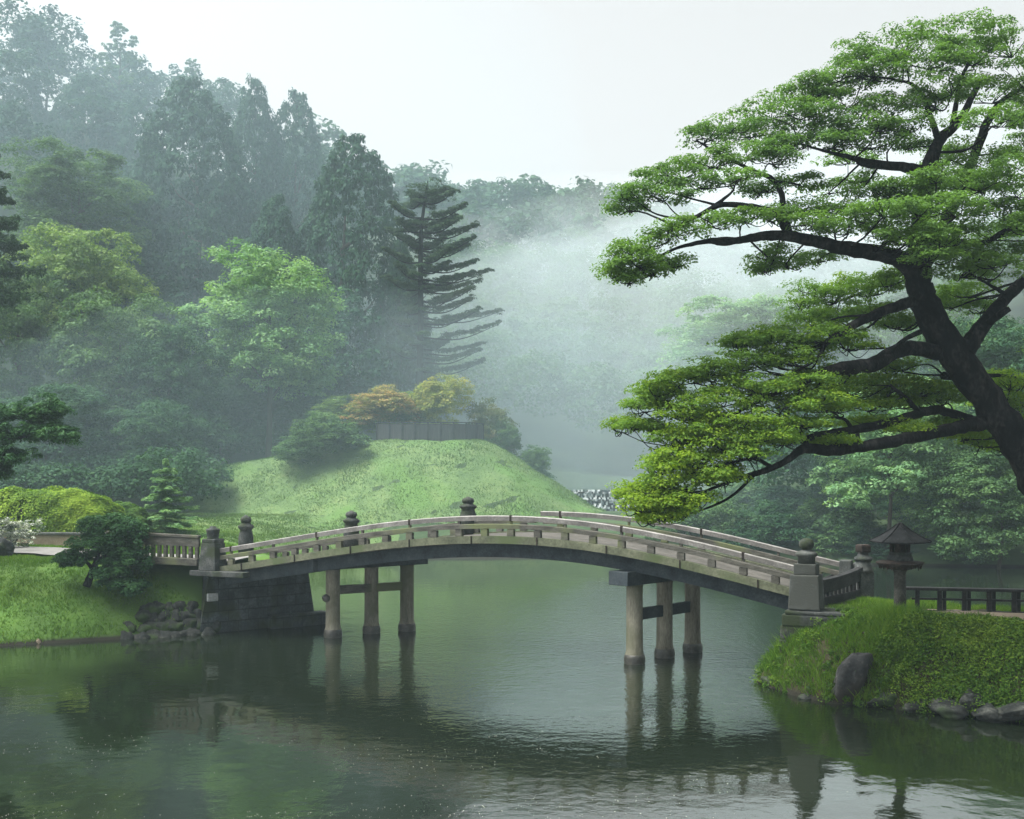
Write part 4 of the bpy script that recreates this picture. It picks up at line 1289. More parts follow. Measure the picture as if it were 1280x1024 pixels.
def niwaki():
    d = 34.6
    b = W(112, 728, d)
    root = tree_root('clipped_pine', b[0], b[1], 'dark rounded cloud pruned tree with a short bent trunk on the grassy bank', 'tree')
    ox, oy, oz = root.location
    rg = rng_(57)
    def loc(px, py, dd=d): q = W(px, py, dd); return np.array([q[0]-ox, q[1]-oy, q[2]-oz])
    t = Tubes()
    def lim(pts):
        t.add([(*loc(*p[:2], p[2]), p[3]) for p in pts], 8, 5, 0.05, rg)
    lim([(108, 733, d, .13), (113, 720, d, .11), (118, 708, d-.1, .10), (122, 695, d, .08), (130, 670, d, .05)])
    lim([(116, 712, d, .07), (108, 703, d-.2, .05), (92, 700, d-.2, .03), (80, 698, d-.2, .02)])
    lim([(118, 708, d, .08), (132, 718, d-.3, .06), (142, 728, d-.4, .05), (158, 735, d-.4, .03)])
    lim([(122, 700, d, .07), (145, 690, d-.1, .05), (165, 690, d, .03)])
    t.build('trunk', M['bark'], root)
    pads = []
    for px, py, rx, ry, dd in ((140, 668, 34, 20, 0), (112, 682, 24, 14, -.2), (160, 680, 28, 22, 0.1), (135, 690, 30, 18, -.3), (160, 705, 26, 20, -.2), (140, 722, 24, 12, -.5), (160, 734, 20, 11, -.5), (92, 699, 22, 9, -.2), (80, 702, 13, 7, -.1), (120, 660, 22, 12, .2), (158, 660, 22, 12, .3), (140, 655, 26, 10, .2), (145, 700, 30, 18, .4), (178, 731, 10, 4, -.3)):
        c = loc(px, py, d+dd); k = d/F
        pads.append((c[0], c[1], c[2], rx*k, max(rx*k*0.9, .2), ry*k))
    SCn, SR, PI = pads_to_clumps(pads, 34, 0.40, rg)
    V, Fc, a = clump_leaves(SCn, SR, 110, 0.042, rg, flat=0.75)
    link('crown', np_mesh('crown', V, Fc, a), root, FO['niwaki'])
niwaki()

# ------------------------------------------------------------------ the big tree
def big_tree():
    D0 = 24.0
    b = W(1352, 772, D0)
    root = tree_root('spreading_tree', b[0], b[1], 'big spreading tree with black leaning trunk and layered green crown above the lantern', 'tree')
    ox, oy, oz = root.location
    rg = rng_(61)
    k = D0/F
    def loc(px, py, dd=0.0):
        q = W(px, py, D0+dd); return np.array([q[0]-ox, q[1]-oy, q[2]-oz])
    SK = []                                             # skeleton points for twigs
    def limb(tb, pts, sides=10, wob=0.06):
        P = []
        for p in pts:
            q = loc(p[0], p[1], p[3] if len(p) > 3 else 0.0)
            P.append((q[0], q[1], q[2], max(p[2]*k*0.5, 0.012)))
        tb.add(P, sides, 6, wob, rg)
        SK.append(catmull(np.array(P), 4))
    tb = Tubes()
    limb(tb, [(1356, 800, 74), (1345, 740, 58), (1318, 650, 47), (1285, 578, 43), (1240, 508, 40), (1195, 446, 38), (1162, 392, 35), (1148, 345, 31), (1150, 290, 25, .3), (1158, 230, 24, .5), (1172, 180, 15, .6), (1200, 150, 10, .8), (1225, 100, 7, 1)], 14)
    limb(tb, [(1152, 352, 26), (1120, 322, 22, -.2), (1060, 311, 17, -.5), (1010, 300, 14, -.8), (965, 294, 12, -1.1), (925, 300, 9, -1.3), (890, 301, 7, -1.4), (850, 309, 4, -1.5), (815, 325, 3, -1.6)])
    limb(tb, [(1205, 440, 26), (1228, 408, 20, .2), (1255, 375, 16, .5), (1290, 342, 14, 1), (1335, 305, 9, 2)])
    tb.build('trunk', M['bark'], root)
    def branch(pts, sides=8):
        t = Tubes(); limb(t, [(q[0], q[1], q[2]*0.80, *q[3:]) for q in pts], sides); t.build('branch', M['bark'], root)
    branch([(1160, 215, 22, .5), (1120, 208, 15, .2), (1082, 204, 15, 0), (1068, 198, 9, -.1), (1035, 190, 5, -.3), (1000, 180, 3, -.4)])
    branch([(1155, 330, 24, .2), (1185, 270, 18, .8), (1218, 195, 15, 1.2), (1233, 155, 14, 1.4), (1252, 127, 10, 1.5), (1282, 108, 6, 1.7)])
    branch([(1175, 180, 12, .6), (1150, 115, 6, .4), (1120, 100, 4, .2), (1080, 95, 3, 0)])
    branch([(1190, 158, 10, .7), (1205, 90, 6, .8), (1235, 55, 3, .9)])
    branch([(985, 292, 15, -.9), (979, 262, 10, -.8), (976, 240, 9, -.7), (962, 222, 8, -.6), (940, 213, 6, -.6), (895, 190, 4, -.5), (870, 175, 2.5, -.5)])
    branch([(985, 290, 14, -.9), (970, 268, 12, -1.2), (940, 259, 10, -1.4), (903, 256, 8, -1.6), (872, 270, 6, -1.8), (835, 290, 4, -2)])
    branch([(895, 256, 6, -1.6), (915, 240, 3.5, -1.7), (918, 232, 2.5, -1.7)])
    branch([(925, 300, 9, -1.3), (905, 305, 6, -1.5), (888, 303, 4, -1.6)])
    branch([(1142, 376, 18, -.1), (1100, 391, 15, -.5), (1062, 409, 13, -.9), (1032, 430, 9, -1.2), (1022, 448, 6, -1.4), (985, 470, 3, -1.6)])
    branch([(1172, 441, 26, 0), (1132, 435, 23, -.4), (1092, 455, 24, -.9), (1045, 462, 18, -1.4), (1005, 476, 11, -1.7), (955, 498, 6, -2), (900, 528, 4, -2.2), (850, 560, 2.5, -2.3)])
    branch([(1150, 415, 9, -.2), (1130, 425, 7, -.6), (1112, 440, 6, -.8), (1090, 452, 6, -.9)])
    branch([(1228, 528, 26, 0), (1190, 536, 20, -.5), (1130, 549, 18, -1), (1070, 560, 16, -1.5), (1035, 563, 16, -1.8), (1005, 561, 14, -2), (983, 576, 10, -2.2), (958, 588, 9, -2.4), (925, 598, 6, -2.6), (885, 613, 4, -2.8), (850, 632, 3, -3)])
    branch([(1172, 512, 15, .5), (1145, 518, 14, 0), (1100, 531, 14, -.7), (1050, 540, 12, -1.3), (1012, 547, 10, -1.8), (1006, 555, 10, -2), (1018, 562, 9, -1.95)])
    branch([(1240, 532, 14, .6), (1200, 520, 14, .7), (1172, 512, 14, .5)])
    branch([(1148, 516, 9, 0), (1135, 500, 7, .1), (1118, 486, 5, .2), (1112, 482, 2.5, .2)])
    branch([(1073, 558, 7, -1.5), (1072, 542, 6, -1.1)])
    branch([(1065, 537, 7, -1.1), (1055, 524, 5, -1.2), (1030, 522, 4, -1.3), (995, 524, 2.5, -1.5)])
    branch([(965, 585, 7, -2.3), (945, 574, 5, -2.4), (915, 578, 4, -2.6), (880, 590, 3, -2.7)])
    branch([(945, 592, 5, -2.4), (915, 620, 4, -2.5), (885, 635, 3, -2.6), (862, 642, 2, -2.7)])
    branch([(1175, 303, 9, .5), (1190, 301, 10, .2), (1225, 305, 10, 0), (1250, 293, 9, -.1), (1290, 270, 9, -.2), (1340, 255, 6, 0)])
    branch([(1260, 370, 8, .5), (1240, 358, 5, .2), (1212, 342, 3.5, 0)])
    branch([(1228, 408, 12, .2), (1252, 392, 12, -.1), (1262, 386, 9, -.2)])
    branch([(1180, 470, 14, .3), (1215, 470, 9, 1.5), (1260, 470, 5, 2.5), (1290, 480, 3, 3)])
    branch([(1160, 240, 12, .5), (1135, 250, 8, 1.5), (1100, 262, 5, 2.4), (1050, 262, 3, 3)])
    branch([(1150, 330, 12, .3), (1120, 345, 8, 1.8), (1080, 365, 5, 2.6), (1040, 380, 3, 3)])
    # crown pads: px, py, rx, ry, depth offset, hue (0 blue green .. 1 yellow)
    PD = [
     (1130, 58, 62, 22, .3, .28), (1195, 42, 70, 20, .6, .30), (1265, 55, 60, 30, .8, .28), (1080, 72, 48, 20, .1, .28), (1050, 95, 45, 13, 0, .32), (1095, 92, 50, 14, -.2, .36), (1035, 112, 28, 16, .2, .3), (1160, 78, 55, 16, -.2, .32), (1215, 72, 55, 18, .2, .25),
     (1240, 118, 60, 20, 1.2, .34), (1190, 108, 50, 18, -.3, .38), (1285, 100, 50, 28, 1.4, .3), (1170, 128, 40, 14, .4, .3), (1275, 140, 40, 18, .9, .3),
     (1010, 118, 36, 16, .2, .3), (965, 138, 48, 17, 0, .26), (1000, 142, 46, 14, -.3, .3), (912, 158, 45, 16, -.2, .24), (880, 172, 32, 13, -.3, .24), (1060, 128, 52, 15, .2, .34), (1105, 138, 52, 17, 0, .32), (940, 165, 40, 12, .4, .2),
     (1050, 158, 46, 15, -.3, .25), (1095, 158, 45, 16, -.5, .3), (1010, 168, 40, 13, 0, .22), (1040, 178, 40, 13, -.6, .26), (1085, 178, 50, 14, -.4, .28), (1135, 158, 36, 14, -.4, .34), (1130, 180, 30, 10, .8, .3),
     (985, 182, 36, 13, -.5, .3), (935, 192, 46, 12, -.6, .34), (965, 200, 34, 10, -.8, .3), (895, 203, 42, 13, -.8, .3), (855, 215, 42, 15, -1, .26), (820, 228, 34, 15, -1.2, .22), (795, 243, 28, 14, -1.3, .2), (830, 245, 36, 11, -1.5, .26), (785, 258, 20, 10, -1.2, .2), (870, 232, 32, 8, -.7, .25),
     (920, 222, 36, 7, -1.6, .35), (950, 238, 30, 6, -.6, .3),
     (930, 272, 42, 9, -1.7, .45), (885, 278, 42, 11, -1.9, .45), (845, 288, 38, 12, -2, .5), (812, 302, 32, 14, -2, .52), (788, 318, 24, 14, -2, .5), (772, 338, 18, 13, -1.9, .5), (838, 330, 20, 8, -1.6, .4), (815, 340, 18, 8, -1.8, .45), (800, 330, 24, 10, -2.1, .5), (785, 350, 12, 8, -1.8, .45), (965, 272, 30, 9, -1.0, .4),
     (1000, 262, 40, 13, -.6, .5), (1040, 266, 42, 14, -.2, .46), (1008, 280, 40, 12, -1.3, .52), (1060, 286, 40, 12, -1, .46), (1035, 238, 32, 7, .8, .4), (1000, 228, 30, 6, .5, .36), (1070, 225, 28, 6, 1, .4),
     (1115, 258, 42, 18, -.6, .42), (1160, 250, 40, 20, -.8, .4), (1200, 228, 46, 20, -.4, .38), (1245, 208, 46, 20, .2, .36), (1285, 188, 40, 22, .6, .36), (1270, 235, 46, 20, -.5, .36), (1215, 258, 46, 18, -.9, .38), (1150, 282, 46, 16, -1, .42), (1110, 288, 36, 12, -.8, .46), (1190, 285, 40, 16, -1.1, .4), (1262, 268, 40, 12, -.8, .4),
     (1172, 312, 46, 14, -1.1, .46), (1135, 300, 40, 12, -1, .48), (1215, 322, 46, 15, -.9, .4), (1262, 318, 40, 14, -.5, .36), (1200, 340, 40, 12, -.7, .42), (1240, 345, 36, 10, .2, .4),
     (1175, 200, 22, 12, 1.4, .35), (1200, 185, 22, 10, 1.6, .35),
     (962, 318, 22, 12, -.6, .42), (985, 330, 32, 10, -.4, .4), (1022, 322, 30, 9, .4, .42), (955, 335, 14, 8, -.4, .42), 
     (1012, 362, 30, 9, 2.2, .5), (1045, 372, 40, 12, 2, .56), (1085, 362, 40, 14, 1.6, .62), (1110, 350, 30, 12, 1.2, .6), (1095, 392, 40, 13, .8, .64), (1050, 395, 40, 12, 1, .6), (1015, 400, 36, 10, .8, .58), (1000, 380, 22, 8, 2, .5), (1120, 405, 26, 10, 1, .6),
     (1212, 362, 36, 14, 1.6, .58), (1190, 378, 30, 12, 1.8, .6), (1225, 385, 26, 10, 2, .58),
     (958, 424, 30, 10, -1.2, .62), (925, 430, 26, 9, -1.2, .6), (985, 425, 36, 13, -1, .64), (1030, 420, 40, 13, -1.3, .66), (1060, 432, 34, 10, -.6, .66), (975, 448, 46, 13, -1.4, .68), (925, 455, 42, 12, -1.5, .66), (885, 465, 40, 12, -1.6, .68), (848, 475, 36, 12, -1.7, .68), (822, 488, 26, 12, -1.7, .68), (805, 508, 22, 11, -1.7, .7), (792, 530, 16, 10, -1.6, .7), (815, 535, 16, 8, -1.5, .66), (840, 498, 30, 10, -1.5, .66),
     (1000, 480, 46, 12, -1.9, .74), (950, 485, 46, 13, -2, .74), (905, 500, 46, 13, -2.1, .74), (865, 515, 40, 13, -2.2, .74), (1020, 500, 42, 11, -2, .76), (975, 510, 46, 12, -2.3, .76), (930, 525, 46, 13, -2.4, .76), (885, 540, 46, 14, -2.4, .78), (850, 548, 34, 12, -2.3, .76), (1000, 528, 36, 9, -2.2, .74), (955, 545, 40, 11, -2.6, .76), (910, 558, 42, 12, -2.6, .78), (865, 572, 42, 13, -2.7, .8), (830, 585, 32, 13, -2.7, .82), (980, 550, 28, 8, -2.1, .74), (935, 568, 34, 9, -2.7, .76),
     (885, 590, 38, 12, -2.8, .8), (845, 602, 36, 13, -2.9, .84), (812, 612, 26, 14, -2.9, .88), (800, 632, 18, 12, -2.9, .9), (830, 628, 32, 12, -3, .88), (860, 622, 34, 10, -2.9, .82), (825, 645, 20, 9, -2.9, .86), (845, 640, 20, 6, -2.9, .8), (905, 600, 24, 7, -2.7, .76),
     (1065, 488, 46, 11, .8, .74), (1110, 478, 46, 12, .9, .74), (1150, 486, 40, 14, .8, .74), (1085, 508, 46, 9, .4, .78), (1120, 500, 40, 10, .9, .76), (1040, 470, 30, 8, -.9, .72), (1045, 510, 36, 8, -.9, .76), (1180, 498, 30, 12, 1, .74), (1125, 458, 30, 8, .9, .7), (1090, 528, 36, 6, -.3, .78), (1040, 552, 26, 5, -1.6, .76), (1195, 530, 26, 8, 1, .72), (1130, 538, 36, 5, -.5, .74),
     (1262, 478, 34, 14, 2.6, .78), (1285, 500, 34, 18, 2.8, .8), (1255, 505, 26, 12, 2.5, .78), (1275, 530, 30, 12, 2.7, .78), (1225, 552, 26, 10, 1.2, .74), (1255, 560, 26, 8, 1.6, .7), (1205, 545, 20, 7, .8, .76),
     (1320, 150, 60, 40, 2, .35), (1340, 240, 60, 40, 2, .36), (1340, 90, 60, 30, 1.6, .3), (1330, 330, 50, 26, 2.4, .4), (1340, 430, 46, 26, 3, .7), (1345, 500, 40, 24, 3, .78),
     (1105, 262, 36, 14, -1.6, .44), (1150, 262, 40, 16, -1.9, .42), (1195, 262, 40, 16, -1.7, .4), (1140, 290, 38, 12, -1.8, .46), (1180, 300, 40, 14, -2, .44), (1160, 322, 36, 10, -1.9, .48), (1225, 230, 40, 16, -1.4, .38), (1080, 272, 34, 12, -1.2, .48), (1240, 330, 36, 10, -1.2, .4),
     (1130, 235, 30, 12, -.9, .42), (1170, 222, 30, 12, -1.2, .4), (1100, 240, 26, 8, -.6, .42),
     (1060, 200, 40, 8, 2.8, .36), (1200, 235, 50, 14, 3.2, .36), (1240, 290, 60, 18, 3.2, .4),
     (1240, 150, 50, 14, -1.6, .36), (1300, 280, 50, 20, -1.5, .38), (1290, 210, 50, 20, -1.8, .36)]
    PD = PD + [(p[0]+float(rg.uniform(-22, 22)), p[1]+float(rg.uniform(-7, 5)), p[2]*0.9, p[3]*0.95, p[4]+float(rg.uniform(0.3, 1.1)), min(p[5]+0.05, 1)) for p in PD if p[5] >= 0.6]
    pads, hue = [], []
    for px, py, rx, ry, dd, hv in PD:
        c = loc(px, py, dd)
        kk = (D0+dd)/F
        pads.append((c[0], c[1], c[2], rx*kk*1.08, max(0.75*rx*kk, .5), ry*kk*(1.04 if hv < 0.55 else 1.22))); hue.append(hv)
    hue = np.array(hue)
    kcl = [max(16, int(34*(p[3]*p[4])**0.5*(0.55 + p[5]*1.6))) for p in pads]
    SCn, SR, PI = [], [], []
    for i, p in enumerate(pads):
        n = kcl[i]
        th = rg.uniform(0, 2*np.pi, n); r = np.sqrt(rg.uniform(0, 1, n))
        x, y = r*np.cos(th), r*np.sin(th)
        zt = np.sqrt(np.maximum(1-r*r, 0))*rg.uniform(-0.55, 1.0, n) - 0.25*r*r
        SCn.append(np.stack([p[0]+x*p[3], p[1]+y*p[4], p[2]+zt*p[5]], 1))
        SR.append(rg.uniform(0.15, 0.30, n)); PI.append(np.full(n, i))
    SCn, SR, PI = np.vstack(SCn), np.concatenate(SR), np.concatenate(PI)
    hu = np.clip(hue[PI] + rg.normal(0, 0.07, len(PI)), 0, 1)
    idx = np.repeat(np.arange(len(SCn)), 76)
    n = len(idx)
    Dv = unit(n, rg); Dv[:, 2] = np.where(Dv[:, 2] < -0.2, -Dv[:, 2], Dv[:, 2])
    P = SCn[idx] + Dv*(SR[idx]*np.sqrt(rg.uniform(0.15, 1, n)))[:, None]*np.array([1.15, 1.15, 0.62])
    N = Dv*0.55 + np.array([0, 0, 0.6]) + unit(n, rg)*0.6
    V, Fc = leaf_quads(P, N, 0.034*rg.uniform(0.6, 1.4, n), rg, 0.52)
    v = np.clip(hu[idx] + rg.normal(0, 0.10, n), 0, 1)
    link('crown', np_mesh('crown', V, Fc, np.repeat(v, 4)), root, FO['big'])
    # twigs from the limbs into every pad
    tw = Tubes()
    S = np.vstack(SK)
    for i, p in enumerate(pads):
        c = np.array(p[:3])
        dd = np.linalg.norm((S[:, :3]-c)*np.array([1, 1, 1.4]), axis=1) + 0.6*(S[:, 2] > c[2]+0.2)
        for q in np.argsort(dd)[:1]:
            s0 = S[q]
            e = c - np.array([0, 0, p[5]*0.55])
            m = (s0[:3]+e)/2 + rg.normal(0, 0.10, 3) - np.array([0, 0, 0.06])
            L_ = np.linalg.norm(e-s0[:3])
            r0 = min(s0[3]*0.8, 0.014 + 0.010*L_)
            tw.add([(*s0[:3], r0), (*m, r0*0.75), (*e, r0*0.5)], 6, 5, 0.2, rg)
        for j in range(7):
            a = rg.uniform(0, 2*np.pi); r = rg.uniform(0.4, 0.95)
            t_ = c + np.array([p[3]*r*math.cos(a), p[4]*r*math.sin(a), p[5]*rg.uniform(-0.2, 0.5)])
            e = c - np.array([0, 0, p[5]*0.55])
            m = (e+t_)/2 + rg.normal(0, 0.06, 3) - np.array([0, 0, 0.05])
            tw.add([(*e, 0.012), (*m, 0.009), (*t_, 0.004)], 5, 4, 0.3, rg)
    tw.build('twigs', M['bark'], root)
big_tree()

# ------------------------------------------------------------------ ground vegetation (nobody could count it)
def blades(P, h, rg, lean=0.35, width=0.012, hue=None):
    n = len(P)
    a = rg.uniform(0, 2*np.pi, n)
    side = np.stack([np.cos(a), np.sin(a), np.zeros(n)], 1)*width*rg.uniform(.7, 1.4, (n, 1))
    tip = P + np.stack([rg.normal(0, lean, n)*h, rg.normal(0, lean, n)*h, h], 1)
    V = np.stack([P-side, P+side, tip], 1).reshape(-1, 3)
    Fc = np.arange(3*n, dtype=np.int32).reshape(-1, 3)
    v = np.clip((rg.uniform(0, 1, n) if hue is None else hue), 0, 1)
    return V, Fc, np.repeat(v, 3)
def path_dist(x, y, pts):
    d = np.full(x.shape, 1e9)
    for a, b in zip(pts, pts[1:]):
        d = np.minimum(d, seg_dist(x, y, a[:2], b[:2]))
    return d
def left_grass():
    rg = rng_(71)
    n = 150000
    x = rg.uniform(-24, -8.3, n); y = rg.uniform(31, 45, n)
    s = lake_sd(x, y)
    ok = (s > 0.05) & (path_dist(x, y, LPATH) > 1.1) & ~((x > -9.9) & (y > 34.3)) & (y > 31)
    x, y, s = x[ok], y[ok], s[ok]
    z = patch_h('left')(x, y) - 0.02
    cl = noise2(x, y, 2.4)
    h = np.clip(0.09 + 0.05*cl + rg.normal(0, .02, len(x)), 0.04, 0.24) * np.where(s < 0.35, 1.6, 1)
    hue = 0.5 + 0.22*noise2(x, y, 0.9) + rg.normal(0, 0.16, len(x))
    V, Fc, a = blades(np.stack([x, y, z], 1), h, rg, 0.5, 0.014, hue)
    tag(link('grass', np_mesh('grass', V, Fc, a), None, FO['grass']), 'short bright grass on the bank below the gravel path', None, None, 'stuff')
left_grass()
def mound_grass():
    rg = rng_(72)
    n = 260000
    x = rg.uniform(-32, 6.5, n); y = rg.uniform(48.5, 80, n)
    r = seg_dist(x, y, (-20, 78.5), (-3.5, 77.2))
    ok = ((r < 10.4) | ((y < 68) & (x < -7))) & (lake_sd(x, y) > 0.2)
    x, y = x[ok], y[ok]
    z = mound_h(x, y) - 0.03
    cl = noise2(x, y, 1.1)
    h = np.clip(0.09 + 0.06*cl + rg.normal(0, .03, len(x)), 0.03, 0.28)
    hue = 0.42 + 0.26*noise2(x, y, 0.45) + 0.28*noise2(y, x, 0.16) + rg.normal(0, 0.17, len(x))
    V, Fc, a = blades(np.stack([x, y, z], 1), h, rg, 0.6, 0.028, hue)
    tag(link('grass', np_mesh('grass', V, Fc, a), None, FO['moundgrass']), 'soft pale grass covering the mound', None, None, 'stuff')
mound_grass()
def right_cover():
    rg = rng_(73)
    # leafy creeping plants in low clumps over the slope
    n = 2600
    x = rg.uniform(5.6, 15, 14000); y = rg.uniform(18.5, 28.5, 14000)
    s = lake_sd(x, y)
    ok = (s > -0.06) & (s < 2.1) & (path_dist(x, y, RPATH) > 0.85) & (rg.uniform(0, 1, len(s)) < 0.18 + 0.82*sstep((x-7.6)/1.4)) & ~((x > 6.2) & (y > 26.6))
    x, y, s = x[ok][:n], y[ok][:n], s[ok][:n]
    z = ground_h(x, y)
    hum = np.clip((x-7.2)/1.5, 0.15, 1)
    R_ = (0.09 + 0.22*rg.uniform(0, 1, len(x))**1.6)*(0.6+0.6*hum)*(1 - 0.62*sstep((s-1.1)/0.8))
    C = np.stack([x, y, z + R_*0.5 + 0.16*hum*(1 - sstep((s-1.0)/0.8))*(noise2(x, y, 3.2) - 0.3)], 1)
    hue = np.clip(0.40 + 0.30*noise2(x, y, 1.4) - 0.25*(noise2(x+3, y, 0.8) > 0.4) + rg.normal(0, .17, len(x)), 0, 1)
    V, Fc, a = clump_leaves(C, R_, 70, 0.026, rg, flat=0.85, up=0.4, jit=0.6, aspect=0.55, hue=hue)
    tag(link('ground_cover', np_mesh('ground_cover', V, Fc, a), None, FO['cover']), 'leafy creeping plants covering the slope of the point', None, None, 'stuff')
    # grass over the top and hanging over the tip
    m = 170000
    x = rg.uniform(5.6, 15, m); y = rg.uniform(20, 31.5, m)
    s = lake_sd(x, y)
    bare = noise2(x*1.3, y*1.3, 2.1) + rg.normal(0, 0.14, m) > 0.72
    ok = (s > 0.0) & ~(bare & (s < 1.1)) & (path_dist(x, y, RPATH) > 0.8) & ~((s < 1.5) & (x > 8.6) & (y < 26) & (rg.uniform(0, 1, m) < 0.8)) 
    x, y, s = x[ok], y[ok], s[ok]
    z = patch_h('right')(x, y) - 0.02
    edge_ = sstep((1.5-s)/0.8)
    tuft = np.exp(-((x-lx+0.25)**2 + (y-ly+0.5)**2)/0.5)
    h = np.clip(0.10 + 0.06*noise2(x, y, 2.5) + 0.10*edge_*(1+noise2(x, y, 4.0)) + 0.30*tuft + rg.normal(0, .025, len(x)), 0.04, 0.5)
    hue = 0.55 + 0.2*noise2(x, y, 1.1) + rg.normal(0, 0.15, len(x))
    V, Fc, a = blades(np.stack([x, y, z], 1), h, rg, 0.55, 0.011, hue)
    tag(link('grass', np_mesh('grass', V, Fc, a), None, FO['grass']), 'bright grass on top of the point around the lantern', None, None, 'stuff')
right_cover()

# drifting petals and foam flecks on the water
def flecks():
    rg = rng_(81)
    n = 6500
    d = 1/np.sqrt(rg.uniform(1/40.0**2, 1/15.5**2, n))
    px = rg.uniform(-60, 1100, n)
    x = (px-CX)/F*d
    y = d
    dens = 0.5 + 0.5*noise2(x, y, 0.35) + 0.5*noise2(y, x, 1.3)
    streak = noise2(x*0.35, y*1.6, 0.9) + 0.6*noise2(x, y, 2.6)
    ok = (lake_sd(x, y) < -0.1) & (rg.uniform(0, 1, n) < np.clip(dens*(1.15-px/1000)*np.where(streak > 0.12, 1.7, 0.18), 0.01, 1))
    x, y = x[ok], y[ok]
    m = len(x)
    P = np.stack([x, y, np.full(m, 0.006)], 1)
    N = np.tile(np.array([0, 0, 1.0]), (m, 1)) + rg.normal(0, .03, (m, 3))
    V, Fc = leaf_quads(P, N, 0.0045 + 0.012*rg.uniform(0, 1, m)**2.5, rg, 0.6)
    tag(link('floating_petals', np_mesh('floating_petals', V, Fc), None, M['petal']), 'pale petals and flecks drifting on the lake', None, None, 'stuff')
flecks()

# far woods: masses of trees on the misty hills
def woods(name, pts, seed, mat, label, conic=False, leafk=1.0, per=17):
    rg = rng_(seed)
    SCn, SR, HU, LF = [], [], [], []
    for x, y, r, hgt in pts:
        g = gh(x, y)
        hue = rg.uniform(0, 1)
        n = 46
        D = unit(n, rg); D[:, 2] = np.abs(D[:, 2])*1.1 - 0.25
        if conic:
            f = rg.uniform(0, 1, n)**0.8
            a = rg.uniform(0, 2*np.pi, n)
            q = np.stack([r*(1.02-f)*np.cos(a), r*(1.02-f)*np.sin(a), hgt*(0.1+0.9*f)], 1)
        else:
            q = D*np.array([r, r, hgt*0.5])*rg.uniform(0.7, 1.0, (n, 1)) + np.array([0, 0, hgt*0.52])
        SCn.append(q + np.array([x, y, g])); SR.append(np.full(n, r*0.30)*rg.uniform(.7, 1.3, n)); HU.append(np.clip(hue*0.7 + rg.uniform(0, .3, n), 0, 1))
    SCn, SR, HU = np.vstack(SCn), np.concatenate(SR), np.concatenate(HU)
    V, Fc, a = clump_leaves(SCn, SR, per, 0.34*leafk, rg, flat=0.7, up=0.5, jit=0.5, aspect=0.6, hue=HU)
    tag(link(name, np_mesh(name, V, Fc, a), None, FO[mat]), label, None, None, 'stuff')
rg = rng_(91)
pts = []
for d in np.linspace(112, 185, 15):
    for px in np.arange(575, 1330, 1400*7.0/d):
        pp = px + rg.normal(0, 12)
        pts.append(((pp-CX)/F*d, d + rg.normal(0, 2), rg.uniform(3.2, 5.6), rg.uniform(7, 12)))
woods('valley_woods', pts, 92, 'mid', 'misty broadleaf woods filling the valley', leafk=0.62, per=42)
pts = []
for d in np.linspace(195, 320, 13):
    for px in np.arange(380, 1330, 1400*10.0/d):
        pp = px + rg.normal(0, 14)
        pts.append(((pp-CX)/F*d, d + rg.normal(0, 3), rg.uniform(4.5, 8), rg.uniform(9, 17)))
woods('far_woods', pts, 93, 'dark', 'pale far woods along the ridge fading into mist', leafk=1.7)
pts = []
for d in np.linspace(98, 150, 9):
    for px in np.arange(-120, 440, 1400*6.5/d):
        pp = px + rg.normal(0, 12)
        x = (pp-CX)/F*d
        pts.append((x, d + rg.normal(0, 2), rg.uniform(2.6, 4.0), rg.uniform(10, 15)))
woods('hillside_woods', pts, 94, 'cedar', 'dark conifer woods filling the hillside behind the single trees', leafk=0.7, per=30)
pts = []
for d in np.linspace(64, 100, 9):
    for px in np.arange(1010, 1420, 1400*5.0/d):
        x = (px-CX)/F*d + rg.normal(0, .8)
        if lake_sd(np.array([x]), np.array([d]))[0] > 0.8:
            pts.append((x, d, rg.uniform(2, 3.4), rg.uniform(4, 8)))
woods('shore_woods', pts, 95, 'dark', 'dark undergrowth woods behind the far shore', leafk=0.42, per=40)
pts = []
for px in np.arange(-140, 330, 26):
    for d in (66, 72, 79, 88):
        x = (px-CX)/F*d + rg.normal(0, .8)
        if x < -19 and lake_sd(np.array([x]), np.array([d]))[0] > 1:
            pts.append((x, d, rg.uniform(1.6, 2.6), rg.uniform(2.5, 4.5)))
woods('undergrowth', pts, 96, 'dark', 'dark undergrowth below the trees left of the mound', leafk=0.34, per=40)

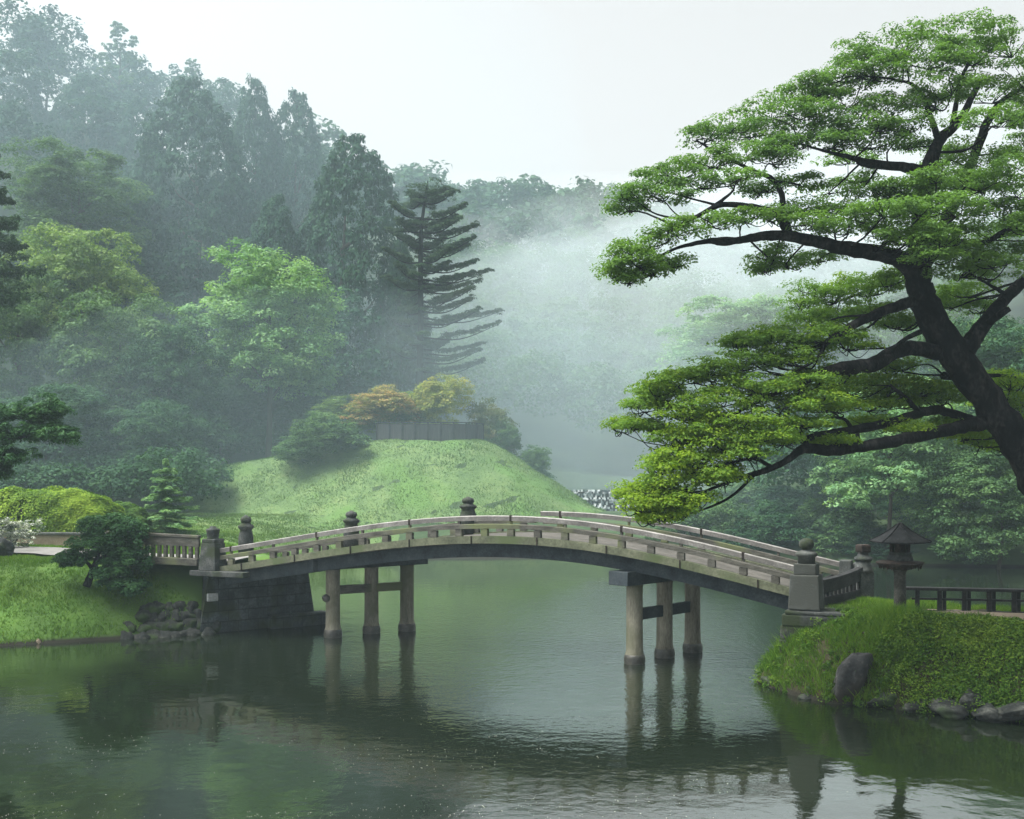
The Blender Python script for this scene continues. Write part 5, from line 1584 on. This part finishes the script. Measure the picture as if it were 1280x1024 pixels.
# ------------------------------------------------------------------ air
def ellipsoid(name, c, r, mat, label, seed):
    bm = bmesh.new()
    bmesh.ops.create_icosphere(bm, subdivisions=4, radius=1.0)
    rg = rng_(seed); ph = rg.uniform(0, 6, 4)
    for v in bm.verts:
        q = v.co
        k = 1 + 0.16*math.sin(q.x*3+ph[0])*math.sin(q.y*3+ph[1]) + 0.12*math.sin(q.x*7+ph[2])*math.sin(q.y*5+ph[3]) + 0.06*math.sin(q.x*15+ph[1])*math.sin(q.y*13+ph[0])
        v.co = Vector((q.x*r[0]*k, q.y*r[1]*k, q.z*r[2]*k))
    me = bpy.data.meshes.new(name); bm.to_mesh(me); bm.free()
    o = link(name, me, None, mat)
    o.location = c
    return tag(o, label, None, None, 'stuff')
bx = MB().box((0, 210, 44), (840, 560, 95), bev=0)
tag(bx.build('haze', volume_mat('haze_air', 0.0007, (0.68, 0.88, 0.98))), 'thin morning haze over the whole garden', None, None, 'stuff')
ml = volume_mat('mist_light', 0.0046, (0.64, 0.87, 1.0))
mp_ = volume_mat('mist_puff', 0.006, (0.80, 0.85, 0.88))
for k, (x, y, z, a, b, c) in enumerate(((-8, 200, 38, 26, 30, 10), (12, 212, 42, 34, 34, 13), (34, 206, 38, 30, 34, 12), (20, 196, 33, 44, 30, 9), (2, 220, 46, 26, 28, 9), (48, 214, 46, 34, 34, 11))):
    ellipsoid('mist', (x, y, z), (a, b, c), mp_, 'white mist bank lying across the wooded valley', 10+k)
ellipsoid('mist', (50, 160, 12), (86, 84, 31), volume_mat('mist_valley', 0.0085, (0.76, 0.86, 0.92)), 'thin mist drifting over the valley woods', 2)
ellipsoid('mist', (72, 228, 38), (60, 46, 16), mp_, 'white mist covering the ridge behind the big tree', 3)
ellipsoid('mist', (20, 256, 36), (130, 32, 36), volume_mat('mist_ridge', 0.010, (0.72, 0.79, 0.83)), 'thin mist paling the far ridge line', 21)
ellipsoid('mist', (-50, 116, 16), (56, 27, 44), ml, 'thin mist hanging among the hillside cedars', 4)
ellipsoid('mist', (-4, 78, 3), (60, 22, 12), ml, 'low mist over the far shore and the grassy mound', 5)
